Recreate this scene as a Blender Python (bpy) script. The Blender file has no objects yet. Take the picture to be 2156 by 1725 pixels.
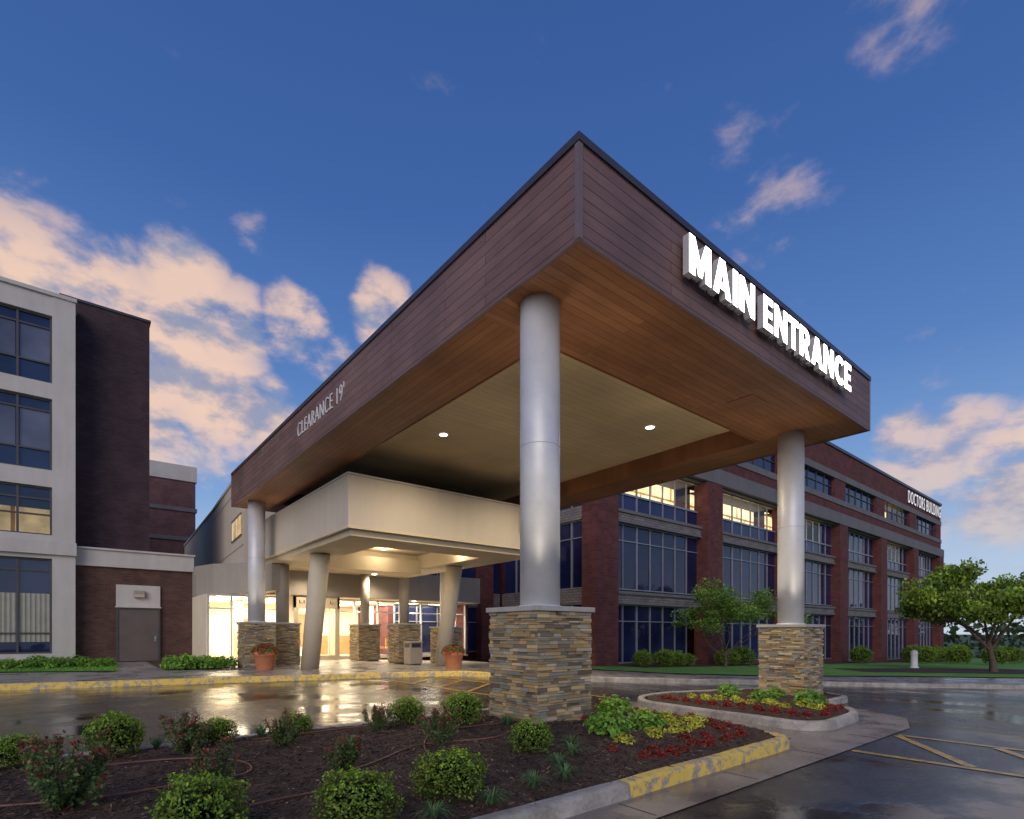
import bpy, bmesh, math, random
from mathutils import Vector, Matrix, noise
random.seed(7)
C=bpy.context.scene.collection
R=random.random
def U(a,b): return a+(b-a)*random.random()

# ------------------------------------------------------------------ terrain height
def g(s):
    if s<5: return 0.0
    if s<17: return -0.045*(s-5)
    return -0.54-0.028*(min(s,85)-17)
KINKS=(5.0,17.0,85.0)

# ------------------------------------------------------------------ materials
def newmat(name):
    m=bpy.data.materials.new(name); m.use_nodes=True
    nt=m.node_tree; b=nt.nodes['Principled BSDF']
    return m,nt,b
def nd(nt,typ,**kw):
    n=nt.nodes.new(typ)
    for k,v in kw.items(): setattr(n,k,v)
    return n
def link(nt,a,b): nt.links.new(a,b)
def objcoord(nt): return nd(nt,'ShaderNodeTexCoord').outputs['Object']
def noise_n(nt,vec,scale,detail=4,rough=.55):
    n=nd(nt,'ShaderNodeTexNoise'); n.inputs['Scale'].default_value=scale
    n.inputs['Detail'].default_value=detail; n.inputs['Roughness'].default_value=rough
    link(nt,vec,n.inputs['Vector']); return n.outputs['Fac']
def ramp(nt,fac,stops):
    r=nd(nt,'ShaderNodeValToRGB'); cr=r.color_ramp
    while len(cr.elements)<len(stops): cr.elements.new(.5)
    for e,(p,c) in zip(cr.elements,stops):
        e.position=p
        e.color=(c[0],c[1],c[2],1) if hasattr(c,'__len__') else (c,c,c,1)
    link(nt,fac,r.inputs['Fac']); return r.outputs['Color']
def mix(nt,fac,a,b,mode='MIX'):
    m=nd(nt,'ShaderNodeMix',data_type='RGBA',blend_type=mode)
    for i,v in ((0,fac),(6,a),(7,b)):
        if isinstance(v,(int,float)): m.inputs[i].default_value=v
        elif isinstance(v,tuple): m.inputs[i].default_value=(v[0],v[1],v[2],1)
        else: link(nt,v,m.inputs[i])
    return m.outputs[2]
def math_n(nt,op,a,b=None,c=None,clamp=False):
    m=nd(nt,'ShaderNodeMath',operation=op); m.use_clamp=clamp
    for i,v in enumerate((a,b,c)):
        if v is None: continue
        if isinstance(v,(int,float)): m.inputs[i].default_value=v
        else: link(nt,v,m.inputs[i])
    return m.outputs[0]
def bump(nt,b,h,strength=.3,dist=.02):
    n=nd(nt,'ShaderNodeBump'); n.inputs['Strength'].default_value=strength
    n.inputs['Distance'].default_value=dist
    link(nt,h,n.inputs['Height']); link(nt,n.outputs[0],b.inputs['Normal'])
def m_noisy(name,c1,c2,scale=4,rough=.7,metal=0,bs=.1,bscale=60,bd=.01,spec=.5):
    m,nt,b=newmat(name); v=objcoord(nt)
    n1=noise_n(nt,v,scale,5); n2=noise_n(nt,v,scale*9,3)
    f=math_n(nt,'ADD',math_n(nt,'MULTIPLY',n1,.7),math_n(nt,'MULTIPLY',n2,.3))
    link(nt,ramp(nt,f,[(.35,c1),(.65,c2)]),b.inputs['Base Color'])
    b.inputs['Roughness'].default_value=rough; b.inputs['Metallic'].default_value=metal
    b.inputs['Specular IOR Level'].default_value=spec
    if bs: bump(nt,b,noise_n(nt,v,bscale,3),bs,bd)
    return m
def m_wall(name,c1,c2,rough=.85,bs=.15):
    # cladding with faint vertical rain staining
    m,nt,b=newmat(name); v=objcoord(nt)
    mp=nd(nt,'ShaderNodeMapping'); mp.inputs['Scale'].default_value=(2.2,2.2,.22); link(nt,v,mp.inputs['Vector'])
    st=noise_n(nt,mp.outputs[0],1.6,6,.6); n1=noise_n(nt,v,.7,5)
    f=math_n(nt,'ADD',math_n(nt,'MULTIPLY',st,.45),math_n(nt,'MULTIPLY',n1,.55))
    link(nt,ramp(nt,f,[(.34,c1),(.64,c2)]),b.inputs['Base Color']); b.inputs['Roughness'].default_value=rough
    bump(nt,b,noise_n(nt,v,110,3),bs,.004); return m
def wall_uv(nt,horizontal=None):
    s=nd(nt,'ShaderNodeSeparateXYZ'); link(nt,objcoord(nt),s.inputs[0])
    c=nd(nt,'ShaderNodeCombineXYZ')
    if horizontal is None:
        link(nt,math_n(nt,'ADD',s.outputs[0],s.outputs[1]),c.inputs[0]); link(nt,s.outputs[2],c.inputs[1])
    elif horizontal=='x':
        link(nt,s.outputs[0],c.inputs[0]); link(nt,s.outputs[1],c.inputs[1])
    else:
        link(nt,s.outputs[1],c.inputs[0]); link(nt,s.outputs[0],c.inputs[1])
    return c.outputs[0]
def m_brick(name,c1,c2,mortar,bw=.22,rh=.075,ms=.008,rough=.85,off=.5,horizontal=None,bs=.5,varscale=1.5,spec=.4,streak=False):
    m,nt,b=newmat(name); uv=wall_uv(nt,horizontal)
    t=nd(nt,'ShaderNodeTexBrick'); t.offset=off
    t.inputs['Scale'].default_value=1; t.inputs['Brick Width'].default_value=bw
    t.inputs['Row Height'].default_value=rh; t.inputs['Mortar Size'].default_value=ms
    t.inputs['Mortar Smooth'].default_value=.2
    t.inputs['Color1'].default_value=(*c1,1); t.inputs['Color2'].default_value=(*c2,1)
    t.inputs['Mortar'].default_value=(*mortar,1)
    link(nt,uv,t.inputs['Vector'])
    n=noise_n(nt,objcoord(nt),varscale,5)
    col=mix(nt,1.0,t.outputs['Color'],ramp(nt,n,[(.3,.72),(.7,1.15)]),'MULTIPLY')
    if streak:
        mp=nd(nt,'ShaderNodeMapping'); mp.inputs['Scale'].default_value=(1.2,28,1); link(nt,uv,mp.inputs['Vector'])
        n2=noise_n(nt,mp.outputs[0],2.0,5,.6)
        col=mix(nt,1.0,col,ramp(nt,n2,[(.3,.8),(.7,1.18)]),'MULTIPLY')
    link(nt,col,b.inputs['Base Color'])
    b.inputs['Roughness'].default_value=rough; b.inputs['Specular IOR Level'].default_value=spec
    inv=math_n(nt,'SUBTRACT',1.0,t.outputs['Fac'])
    bump(nt,b,inv,bs,.008)
    return m
def m_emit(name,col,strength):
    m,nt,b=newmat(name)
    b.inputs['Base Color'].default_value=(*col,1)
    b.inputs['Emission Color'].default_value=(*col,1); b.inputs['Emission Strength'].default_value=strength
    return m
def m_attr(name,rough=.8,trans=0,spec=.3,bs=0):
    m,nt,b=newmat(name)
    a=nd(nt,'ShaderNodeAttribute',attribute_name='Col')
    link(nt,a.outputs['Color'],b.inputs['Base Color'])
    b.inputs['Roughness'].default_value=rough; b.inputs['Specular IOR Level'].default_value=spec
    if bs: bump(nt,b,noise_n(nt,objcoord(nt),45,5,.7),bs,.01)
    if trans:
        tr=nd(nt,'ShaderNodeBsdfTranslucent'); link(nt,a.outputs['Color'],tr.inputs['Color'])
        mx=nd(nt,'ShaderNodeMixShader'); mx.inputs[0].default_value=trans
        out=[n for n in nt.nodes if n.type=='OUTPUT_MATERIAL'][0]
        link(nt,b.outputs[0],mx.inputs[1]); link(nt,tr.outputs[0],mx.inputs[2]); link(nt,mx.outputs[0],out.inputs['Surface'])
    return m
def m_darkglass(name,base,rough=.04,spec=.9,ior=1.6):
    m,nt,b=newmat(name); v=objcoord(nt)
    n=noise_n(nt,v,.35,3)
    link(nt,ramp(nt,n,[(.35,tuple(x*.6 for x in base)),(.7,tuple(x*1.5 for x in base))]),b.inputs['Base Color'])
    b.inputs['Roughness'].default_value=rough; b.inputs['IOR'].default_value=ior
    bump(nt,b,noise_n(nt,v,.8,2),.05,.05)
    return m
def m_clear(name):
    m=bpy.data.materials.new(name); m.use_nodes=True; nt=m.node_tree; nt.nodes.clear()
    o=nd(nt,'ShaderNodeOutputMaterial'); t=nd(nt,'ShaderNodeBsdfTransparent'); gl=nd(nt,'ShaderNodeBsdfGlossy')
    gl.inputs['Roughness'].default_value=.02
    t.inputs['Color'].default_value=(.93,.95,.94,1)
    f=nd(nt,'ShaderNodeFresnel'); f.inputs['IOR'].default_value=1.45
    mx=nd(nt,'ShaderNodeMixShader'); link(nt,f.outputs[0],mx.inputs[0]); link(nt,t.outputs[0],mx.inputs[1]); link(nt,gl.outputs[0],mx.inputs[2])
    link(nt,mx.outputs[0],o.inputs['Surface']); return m

M={}
def wet_asphalt():
    m,nt,b=newmat('wet_asphalt'); v=objcoord(nt)
    big=noise_n(nt,v,.42,6,.62); fine=noise_n(nt,v,70,3,.7); mid=noise_n(nt,v,2.2,6,.65)
    col=ramp(nt,mid,[(.3,(.030,.027,.026)),(.7,(.085,.073,.066))])
    col=mix(nt,.5,col,ramp(nt,fine,[(.4,.014),(.75,.15)]),'MIX')
    wet=ramp(nt,big,[(.43,0.0),(.53,1.0)])
    col=mix(nt,wet,mix(nt,1.0,col,(.62,.57,.54),'MULTIPLY'),col)
    link(nt,col,b.inputs['Base Color'])
    r=ramp(nt,math_n(nt,'ADD',math_n(nt,'MULTIPLY',big,.75),math_n(nt,'MULTIPLY',mid,.25)),[(.43,.03),(.50,.14),(.60,.30)])
    link(nt,r,b.inputs['Roughness'])
    b.inputs['Specular IOR Level'].default_value=.7; b.inputs['IOR'].default_value=1.47
    h=math_n(nt,'MULTIPLY',math_n(nt,'ADD',fine,math_n(nt,'MULTIPLY',mid,1.5)),math_n(nt,'ADD',math_n(nt,'MULTIPLY',wet,.9),.12))
    bump(nt,b,h,.3,.012)
    return m
M['asphalt']=wet_asphalt()
def wet_conc(name,c1,c2,r1=.12,r2=.5):
    m,nt,b=newmat(name); v=objcoord(nt)
    n=noise_n(nt,v,1.1,6,.6); f=noise_n(nt,v,50,3)
    col=mix(nt,.25,ramp(nt,n,[(.35,c1),(.65,c2)]),ramp(nt,f,[(.3,.08),(.7,.4)]))
    link(nt,col,b.inputs['Base Color'])
    link(nt,ramp(nt,n,[(.38,r1),(.6,r2)]),b.inputs['Roughness'])
    bump(nt,b,f,.12,.006); return m
M['gutter']=wet_conc('wet_concrete',(.15,.110,.078),(.32,.26,.20))
M['walk']=wet_conc('sidewalk_concrete',(.26,.23,.19),(.40,.36,.31),.15,.5)
M['kerb']=m_noisy('kerb_concrete',(.20,.18,.155),(.46,.43,.39),3,.75,0,.5,40,.01)
def yellow_kerb():
    m,nt,b=newmat('worn_yellow_paint'); v=objcoord(nt)
    n=noise_n(nt,v,9,8,.75); n2=noise_n(nt,v,1.2,2)
    f=math_n(nt,'ADD',n,math_n(nt,'MULTIPLY',n2,.25))
    mask=ramp(nt,f,[(.63,1.0),(.67,0.0)])
    f2=noise_n(nt,v,30,3)
    c=mix(nt,mask,ramp(nt,f2,[(.3,(.24,.21,.17)),(.7,(.42,.38,.32))]),ramp(nt,n,[(.3,(.76,.54,.11)),(.6,(.66,.46,.09))]))
    link(nt,c,b.inputs['Base Color']); b.inputs['Roughness'].default_value=.6
    bump(nt,b,math_n(nt,'ADD',math_n(nt,'MULTIPLY',mask,.6),f2),.4,.006); return m
M['ykerb']=yellow_kerb()
def line_paint():
    m,nt,b=newmat('road_line_paint'); v=objcoord(nt)
    n=noise_n(nt,v,9,7,.7)
    c=ramp(nt,n,[(.42,(.58,.37,.06)),(.56,(.36,.22,.05)),(.66,(.06,.055,.045))])
    link(nt,c,b.inputs['Base Color']); b.inputs['Roughness'].default_value=.3; return m
M['line']=line_paint()
M['grass']=m_noisy('grass',(.10,.24,.025),(.17,.38,.055),1.2,.9,0,.6,80,.03)
M['fargrass']=m_noisy('far_ground',(.05,.085,.02),(.08,.13,.03),.1,.95,0,0)
M['mulch']=m_noisy('mulch',(.026,.015,.011),(.10,.060,.041),9,.9,0,1.0,60,.03)
M['wood']=m_brick('wood_fascia',(.165,.090,.078),(.22,.128,.112),(.035,.02,.018),2.9,.15,.005,.55,.37,None,.6,.7,.45,True)
M['soffx']=m_brick('wood_soffit_x',(.265,.108,.045),(.35,.155,.068),(.06,.028,.015),3.4,.14,.004,.5,.41,'x',.5,.7,.4,True)
M['soffy']=m_brick('wood_soffit_y',(.265,.108,.045),(.35,.155,.068),(.06,.028,.015),3.4,.14,.004,.5,.41,'y',.5,.7,.4,True)
M['ceil']=m_brick('canopy_ceiling',(.62,.49,.29),(.66,.53,.32),(.40,.32,.19),40,.2,.006,.5,.5,'x',.3,.4)
M['flash']=m_noisy('metal_flashing',(.07,.06,.075),(.10,.085,.10),3,.4,.5,0)
M['alu']=m_noisy('satin_aluminium',(.58,.59,.61),(.66,.67,.69),3,.50,.25,.05,150,.002,.4)
M['stucco']=m_wall('stucco',(.54,.48,.40),(.60,.54,.455))
M['stuccoS']=m_noisy('stucco_soffit',(.60,.51,.37),(.66,.57,.42),.8,.8,0,.05,120,.004)
M['beigetrim']=m_noisy('beige_trim',(.48,.41,.29),(.54,.47,.34),1.5,.7,0,.05,90,.004)
M['slant']=m_noisy('painted_column',(.52,.46,.35),(.58,.52,.40),1.5,.55,0,.05,90,.004)
M['greyfascia']=m_wall('grey_fascia',(.30,.27,.23),(.36,.325,.285),.7,.05)
M['conc']=m_wall('precast_concrete',(.47,.44,.415),(.57,.54,.51),.8,.15)
M['brownbrick']=m_brick('brown_brick',(.080,.036,.028),(.125,.056,.044),(.10,.075,.065),.24,.08,.010)
M['darkbrick']=m_brick('dark_brick',(.045,.023,.030),(.070,.034,.042),(.055,.042,.048),.24,.08,.010)
M['redbrick']=m_brick('red_brick',(.095,.024,.024),(.14,.038,.036),(.085,.05,.05),.4,.16,.014)
M['farbrick']=m_brick('far_brick',(.13,.058,.062),(.165,.075,.075),(.14,.1,.1),.4,.13,.012)
M['corbel']=m_brick('grey_block',(.17,.155,.155),(.23,.215,.21),(.10,.09,.09),.35,.14,.018)
M['bconc']=m_wall('grey_concrete_band',(.115,.11,.12),(.16,.15,.165),.85,.1)
M['glass']=m_darkglass('dark_glass',(.014,.018,.065),.03,.7,1.45)
M['glassL']=m_darkglass('dark_glass_b',(.02,.030,.08),.03,.9,1.6)
M['panel']=m_darkglass('spandrel_glass',(.016,.022,.085),.06,.7,1.42)
M['clear']=m_clear('clear_glass')
M['mull']=m_noisy('light_mullion',(.24,.25,.30),(.30,.31,.36),2,.45,.3,0)
M['frame_l']=m_noisy('white_frame',(.5,.5,.5),(.58,.58,.57),2,.45,.2,0)
M['dmull']=m_noisy('dark_mullion',(.07,.065,.065),(.10,.09,.09),2,.45,.3,0)
M['door']=m_noisy('brown_door',(.11,.085,.075),(.14,.11,.095),2,.45,0,0)
M['steel']=m_noisy('steel',(.4,.4,.4),(.5,.5,.5),5,.3,.9,0)
M['stone']=m_attr('ledge_stone',.85,0,.35,.6)
M['mortar']=m_noisy('stone_core',(.05,.04,.03),(.08,.065,.05),5,.95,0,0)
M['cap']=m_noisy('cast_stone_cap',(.33,.31,.29),(.43,.41,.38),4,.7,0,.3,60,.005)
M['leaf']=m_attr('leaves',.5,.35,.4)
M['bark']=m_noisy('bark',(.06,.042,.032),(.13,.095,.07),9,.9,0,.6,40,.02)
M['terra']=m_noisy('terracotta',(.48,.17,.08),(.58,.23,.11),4,.7,0,.1,60,.004)
M['hose']=m_noisy('drip_hose',(.14,.06,.04),(.19,.085,.055),6,.45,0,0)
M['lampglow']=m_emit('lamp_lens',(1,.88,.68),22)
M['sign']=m_emit('lit_sign_face',(1,.98,.95),6.0)
M['signside']=m_noisy('sign_return',(.42,.42,.44),(.48,.48,.50),4,.5,0,0)
M['white']=m_noisy('white_paint',(.72,.72,.74),(.8,.8,.8),4,.5,0,0)
M['dbsign']=m_emit('white_letters',(.95,.93,.95),.55)
M['text_w']=m_noisy('white_vinyl',(.66,.66,.70),(.74,.74,.78),4,.5,0,0)
M['iwall']=m_noisy('interior_wall',(.74,.64,.48),(.82,.72,.56),1,.8,0,0)
M['iwood']=m_noisy('interior_wood',(.3,.16,.07),(.4,.22,.1),2,.5,0,0)
M['ifloor']=m_noisy('interior_floor',(.45,.37,.27),(.55,.46,.34),2,.25,0,0)
M['ipanel']=m_emit('ceiling_light_panel',(1,.86,.62),7.0)
M['black']=m_noisy('black_plastic',(.015,.015,.015),(.03,.03,.03),4,.5,0,0)
M['tan']=m_noisy('exposed_aggregate',(.28,.23,.17),(.4,.34,.26),40,.8,0,.3,80,.006)
def m_room(nm,st):
    m,nt,b=newmat(nm); uv=wall_uv(nt)
    t=nd(nt,'ShaderNodeTexBrick'); t.inputs['Scale'].default_value=1; t.inputs['Brick Width'].default_value=2.1; t.inputs['Row Height'].default_value=3.3
    t.inputs['Mortar Size'].default_value=.07; t.inputs['Color1'].default_value=(1,.80,.46,1); t.inputs['Color2'].default_value=(.9,.62,.30,1); t.inputs['Mortar'].default_value=(.35,.18,.06,1)
    link(nt,uv,t.inputs['Vector'])
    c=mix(nt,1.0,t.outputs['Color'],ramp(nt,noise_n(nt,objcoord(nt),1.3,4),[(.3,.55),(.7,1.2)]),'MULTIPLY')
    link(nt,c,b.inputs['Emission Color']); link(nt,c,b.inputs['Base Color']); b.inputs['Emission Strength'].default_value=st
    return m
M['room']=m_room('lit_room_wall',1.9); M['room2']=m_room('dim_room_wall',.4)

# ------------------------------------------------------------------ mesh helpers
def empty(name,loc=(0,0,0)):
    e=bpy.data.objects.new(name,None); e.location=loc; C.objects.link(e); return e
def addobj(name,me,mats,parent=None):
    o=bpy.data.objects.new(name,me); C.objects.link(o)
    if not isinstance(mats,(list,tuple)): mats=[mats]
    if len(me.materials)==0:
        for m in mats: me.materials.append(m)
    if parent:
        o.parent=parent
        o.matrix_parent_inverse=Matrix.Translation(-Vector(parent.location))
    return o
class MB:
    def __init__(s): s.v=[];s.f=[];s.c=[]
    def box(s,x0,x1,y0,y1,z0,z1,col=None):
        b=len(s.v); s.v+=[(x0,y0,z0),(x1,y0,z0),(x1,y1,z0),(x0,y1,z0),(x0,y0,z1),(x1,y0,z1),(x1,y1,z1),(x0,y1,z1)]
        s.f+=[(b,b+3,b+2,b+1),(b+4,b+5,b+6,b+7),(b,b+1,b+5,b+4),(b+1,b+2,b+6,b+5),(b+2,b+3,b+7,b+6),(b+3,b,b+4,b+7)]
        if col: s.c+=[col]*6
    def quad(s,pts,col=None):
        b=len(s.v); s.v+=[tuple(p) for p in pts]; s.f.append(tuple(range(b,b+len(pts))))
        if col: s.c.append(col)
    def mesh(s,name,smooth=False):
        me=bpy.data.meshes.new(name); me.from_pydata(s.v,[],s.f)
        if s.c:
            ca=me.color_attributes.new('Col','FLOAT_COLOR','CORNER')
            arr=[]
            for fi,f in enumerate(s.f):
                c=s.c[fi]; arr+=[c[0],c[1],c[2],1.0]*len(f)
            ca.data.foreach_set('color',arr)
        if smooth: me.polygons.foreach_set('use_smooth',[True]*len(me.polygons))
        me.update(); return me
    def fin(s,name,mat,parent=None,bevel=0,smooth=False):
        o=addobj(name,s.mesh(name,smooth),mat,parent)
        if bevel:
            b=o.modifiers.new('bevel','BEVEL'); b.width=bevel; b.segments=2; b.limit_method='ANGLE'
        return o
def box(name,x0,x1,y0,y1,z0,z1,mat,parent=None,bevel=0):
    m=MB(); m.box(x0,x1,y0,y1,z0,z1); return m.fin(name,mat,parent,bevel)
def prism(name,poly,z0,z1,mat,parent=None,bevel=0):
    bm=bmesh.new()
    a=[bm.verts.new((p[0],p[1],z0)) for p in poly]; b=[bm.verts.new((p[0],p[1],z1)) for p in poly]
    n=len(poly)
    bm.faces.new(a[::-1]); bm.faces.new(b)
    for i in range(n): bm.faces.new((a[i],a[(i+1)%n],b[(i+1)%n],b[i]))
    bmesh.ops.recalc_face_normals(bm,faces=bm.faces)
    me=bpy.data.meshes.new(name); bm.to_mesh(me); bm.free()
    o=addobj(name,me,mat,parent)
    if bevel:
        m=o.modifiers.new('bevel','BEVEL'); m.width=bevel; m.segments=2; m.limit_method='ANGLE'
    return o
def sheet(name,poly,off,mat,parent=None):
    bm=bmesh.new(); f=bm.faces.new([bm.verts.new((p[0],p[1],0)) for p in poly])
    bmesh.ops.triangulate(bm,faces=[f])
    for k in KINKS:
        bmesh.ops.bisect_plane(bm,geom=bm.verts[:]+bm.edges[:]+bm.faces[:],plane_co=(k,0,0),plane_no=(1,0,0))
    for v in bm.verts: v.co.z=g(v.co.x)+off
    bmesh.ops.recalc_face_normals(bm,faces=bm.faces)
    for f in bm.faces:
        if f.normal.z<0: f.normal_flip()
    me=bpy.data.meshes.new(name); bm.to_mesh(me); bm.free()
    return addobj(name,me,mat,parent)
def densify(path,closed=False,step=.6):
    out=[]; n=len(path)
    for i in range(n if closed else n-1):
        a=Vector(path[i]); b=Vector(path[(i+1)%n]); k=max(1,int((b-a).length/step))
        for j in range(k): out.append(a.lerp(b,j/k))
    if not closed: out.append(Vector(path[-1]))
    return out
def roundcorners(path,r,closed=False,seg=5):
    out=[]; n=len(path)
    for i in range(n):
        if not closed and i in (0,n-1): out.append(Vector(path[i])); continue
        p=Vector(path[i]); a=Vector(path[i-1]); b=Vector(path[(i+1)%n])
        da=(a-p); db=(b-p); ra=min(r,da.length*.45,db.length*.45)
        s=p+da.normalized()*ra; e=p+db.normalized()*ra
        for j in range(seg+1):
            t=j/seg; out.append(s*(1-t)**2+p*2*t*(1-t)+e*t*t)
    return out
def kerb(name,path,width,h,mat,closed=False,parent=None,zb=-.08):
    pts=densify(path,closed,.12 if len(path)<40 else .3); n=len(pts); bm=bmesh.new(); rows=[]
    for i,p in enumerate(pts):
        a=pts[(i-1)%n] if (closed or i>0) else p; b=pts[(i+1)%n] if (closed or i<n-1) else p
        d=(b-a).normalized(); nrm=Vector((-d.y,d.x)); w=width
        z=g(p.x); hh=h+.006*noise.noise(Vector((p.x*1.3,p.y*1.3,0)))+.004*noise.noise(Vector((p.x*6,p.y*6,3)))
        ch=.010*max(0,noise.noise(Vector((p.x*9,p.y*9,8)))-.15)
        prof=[(0.0,zb),(0.02+ch,hh-.025),(.035+ch,hh-.006-ch),(.06,hh),(w-.03,hh),(w-.008,hh-.015),(w,zb)]
        rows.append([bm.verts.new((p.x+nrm.x*u,p.y+nrm.y*u,z+v)) for u,v in prof])
    for i in range(n if closed else n-1):
        A=rows[i];B=rows[(i+1)%n]
        for j in range(len(A)-1): bm.faces.new((A[j],B[j],B[j+1],A[j+1]))
    if not closed:
        bm.faces.new(rows[0]); bm.faces.new(rows[-1][::-1])
    bmesh.ops.recalc_face_normals(bm,faces=bm.faces)
    me=bpy.data.meshes.new(name); bm.to_mesh(me); bm.free()
    return addobj(name,me,mat,parent)
def tube_into(mb,pts,radii,seg=8,col=None):
    pts=[Vector(p) for p in pts]; base=len(mb.v); n=len(pts)
    for i,p in enumerate(pts):
        d=(pts[min(i+1,n-1)]-pts[max(i-1,0)]).normalized()
        up=Vector((0,0,1)) if abs(d.z)<.9 else Vector((1,0,0))
        a=d.cross(up).normalized(); b=d.cross(a)
        for k in range(seg):
            t=2*math.pi*k/seg; q=p+(a*math.cos(t)+b*math.sin(t))*radii[i]; mb.v.append(tuple(q))
    for i in range(n-1):
        for k in range(seg):
            k2=(k+1)%seg
            mb.f.append((base+i*seg+k,base+(i+1)*seg+k,base+(i+1)*seg+k2,base+i*seg+k2))
            if col: mb.c.append(col)
def cyl(name,p0,p1,r0,r1,mat,parent=None,seg=64,caps=True):
    mb=MB(); tube_into(mb,[p0,p1],[r0,r1],seg)
    if caps:
        mb.f.append(tuple(range(seg))); mb.f.append(tuple(range(2*seg-1,seg-1,-1)))
    me=mb.mesh(name)
    bm=bmesh.new(); bm.from_mesh(me); bmesh.ops.recalc_face_normals(bm,faces=bm.faces)
    for f in bm.faces: f.smooth=len(f.verts)==4
    bm.to_mesh(me); bm.free()
    return addobj(name,me,mat,parent)
def lathe(name,prof,loc,mat,parent=None,seg=40):
    mb=MB()
    for r,z in prof:
        for k in range(seg):
            t=2*math.pi*k/seg; mb.v.append((loc[0]+r*math.cos(t),loc[1]+r*math.sin(t),loc[2]+z))
    for i in range(len(prof)-1):
        for k in range(seg):
            k2=(k+1)%seg; mb.f.append((i*seg+k,i*seg+k2,(i+1)*seg+k2,(i+1)*seg+k))
    return mb.fin(name,mat,parent,smooth=True)
def text_obj(name,body,height,width,loc,rot,depth,offset,mats,parent=None,spacing=1.0):
    cu=bpy.data.curves.new(name,'FONT'); cu.body=body; cu.size=1; cu.offset=offset; cu.space_character=spacing
    cu.fill_mode='BOTH'; cu.extrude=.5
    tmp=bpy.data.objects.new('tmp',cu); C.objects.link(tmp)
    bpy.context.view_layer.update()
    me=bpy.data.meshes.new_from_object(tmp.evaluated_get(bpy.context.evaluated_depsgraph_get()))
    bpy.data.objects.remove(tmp)
    xs=[v.co.x for v in me.vertices]; ys=[v.co.y for v in me.vertices]
    x0,x1,y0,y1=min(xs),max(xs),min(ys),max(ys)
    for v in me.vertices:
        v.co=Vector(((v.co.x-x0)/(x1-x0)*width,(v.co.y-y0)/(y1-y0)*height,(v.co.z+.5)*depth))
    me.transform(Matrix.Translation(Vector(loc))@rot.to_4x4())
    me.materials.clear()
    for m in mats: me.materials.append(m)
    nrm=rot@Vector((0,0,1))
    for p in me.polygons:
        p.use_smooth=False
        p.material_index=0 if p.normal.dot(nrm)>.5 else (1 if len(mats)>1 else 0)
    return addobj(name,me,mats,parent)
from mathutils import Euler
ROT_F=Euler((math.radians(90),0,0)).to_matrix()
ROT_L=Euler((math.radians(90),0,math.radians(-90))).to_matrix()
# heavy block capitals drawn as polygons for the illuminated sign (cell height 1)
def heavy_sign(name,text,height,width,loc,rot,depth,mats,parent):
    T=.27
    G={}
    G['M']=(1.02,[[(0,0),(T,0),(T,1),(0,1)],[(.75,0),(1.02,0),(1.02,1),(.75,1)],[(T-.001,1),(T-.001,.50),(.42,.06),(.60,.06),(.751,.50),(.751,1),(.51,.45)]])
    G['A']=(.92,[[(0,0),(.27,0),(.45,.62),(.47,.62),(.65,0),(.92,0),(.60,1),(.32,1)],[(.30,.18),(.62,.18),(.57,.38),(.35,.38)]])
    G['I']=(.27,[[(0,0),(T,0),(T,1),(0,1)]])
    G['N']=(.86,[[(0,0),(.25,0),(.25,1),(0,1)],[(.61,0),(.86,0),(.86,1),(.61,1)],[(.249,1),(.249,.56),(.612,0),(.612,.44)]])
    G['E']=(.60,[[(0,0),(.25,0),(.25,1),(0,1)],[(.249,0),(.60,0),(.60,.21),(.249,.21)],[(.249,.40),(.56,.40),(.56,.60),(.249,.60)],[(.249,.79),(.60,.79),(.60,1),(.249,1)]])
    G['T']=(.70,[[(.22,0),(.48,0),(.48,.79),(.22,.79)],[(0,.789),(.70,.789),(.70,1),(0,1)]])
    def arc(cx_,cy_,rx,ry,a0,a1,n=12): return [(cx_+rx*math.cos(math.radians(a0+(a1-a0)*i/n)),cy_+ry*math.sin(math.radians(a0+(a1-a0)*i/n))) for i in range(n+1)]
    o=arc(.40,.70,.36,.30,-90,90); i_=arc(.36,.70,.13,.115,90,-90)
    G['R']=(.80,[[(0,0),(.25,0),(.25,1),(0,1)],[(.249,.40)]+o+[(.249,1),(.249,.815)]+i_+[(.249,.585)],[(.26,.41),(.50,0),(.80,0),(.53,.44)]])
    o=arc(.50,.5,.50,.52,45,315,24); i_=arc(.52,.5,.24,.29,310,50,20)
    G['C']=(.84,[o+i_])
    pen=0; polys=[]
    for ch in text:
        if ch==' ': pen+=.42; continue
        wd_,ps=G[ch]
        for p in ps: polys.append([(x+pen,y) for x,y in p])
        pen+=wd_+.105
    tot=pen-.105; bm=bmesh.new()
    for k,p in enumerate(polys):
        zz=depth-.0006*(k%3)
        f=[bm.verts.new((x/tot*width,y*height,zz)) for x,y in p]; b=[bm.verts.new((x/tot*width,y*height,0)) for x,y in p]
        n=len(p); ff=bm.faces.new(f); ff.normal_update()
        if ff.normal.z<0: ff.normal_flip()
        ff.material_index=0
        for i in range(n):
            q=bm.faces.new((f[i],f[(i+1)%n],b[(i+1)%n],b[i])); q.material_index=1
        bb=bm.faces.new(b); bb.material_index=1
    tri=[f for f in bm.faces if len(f.verts)>4]; bmesh.ops.triangulate(bm,faces=tri)
    me=bpy.data.meshes.new(name); bm.to_mesh(me); bm.free()
    me.transform(Matrix.Translation(Vector(loc))@rot.to_4x4())
    for m in mats: me.materials.append(m)
    return addobj(name,me,mats,parent)

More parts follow.
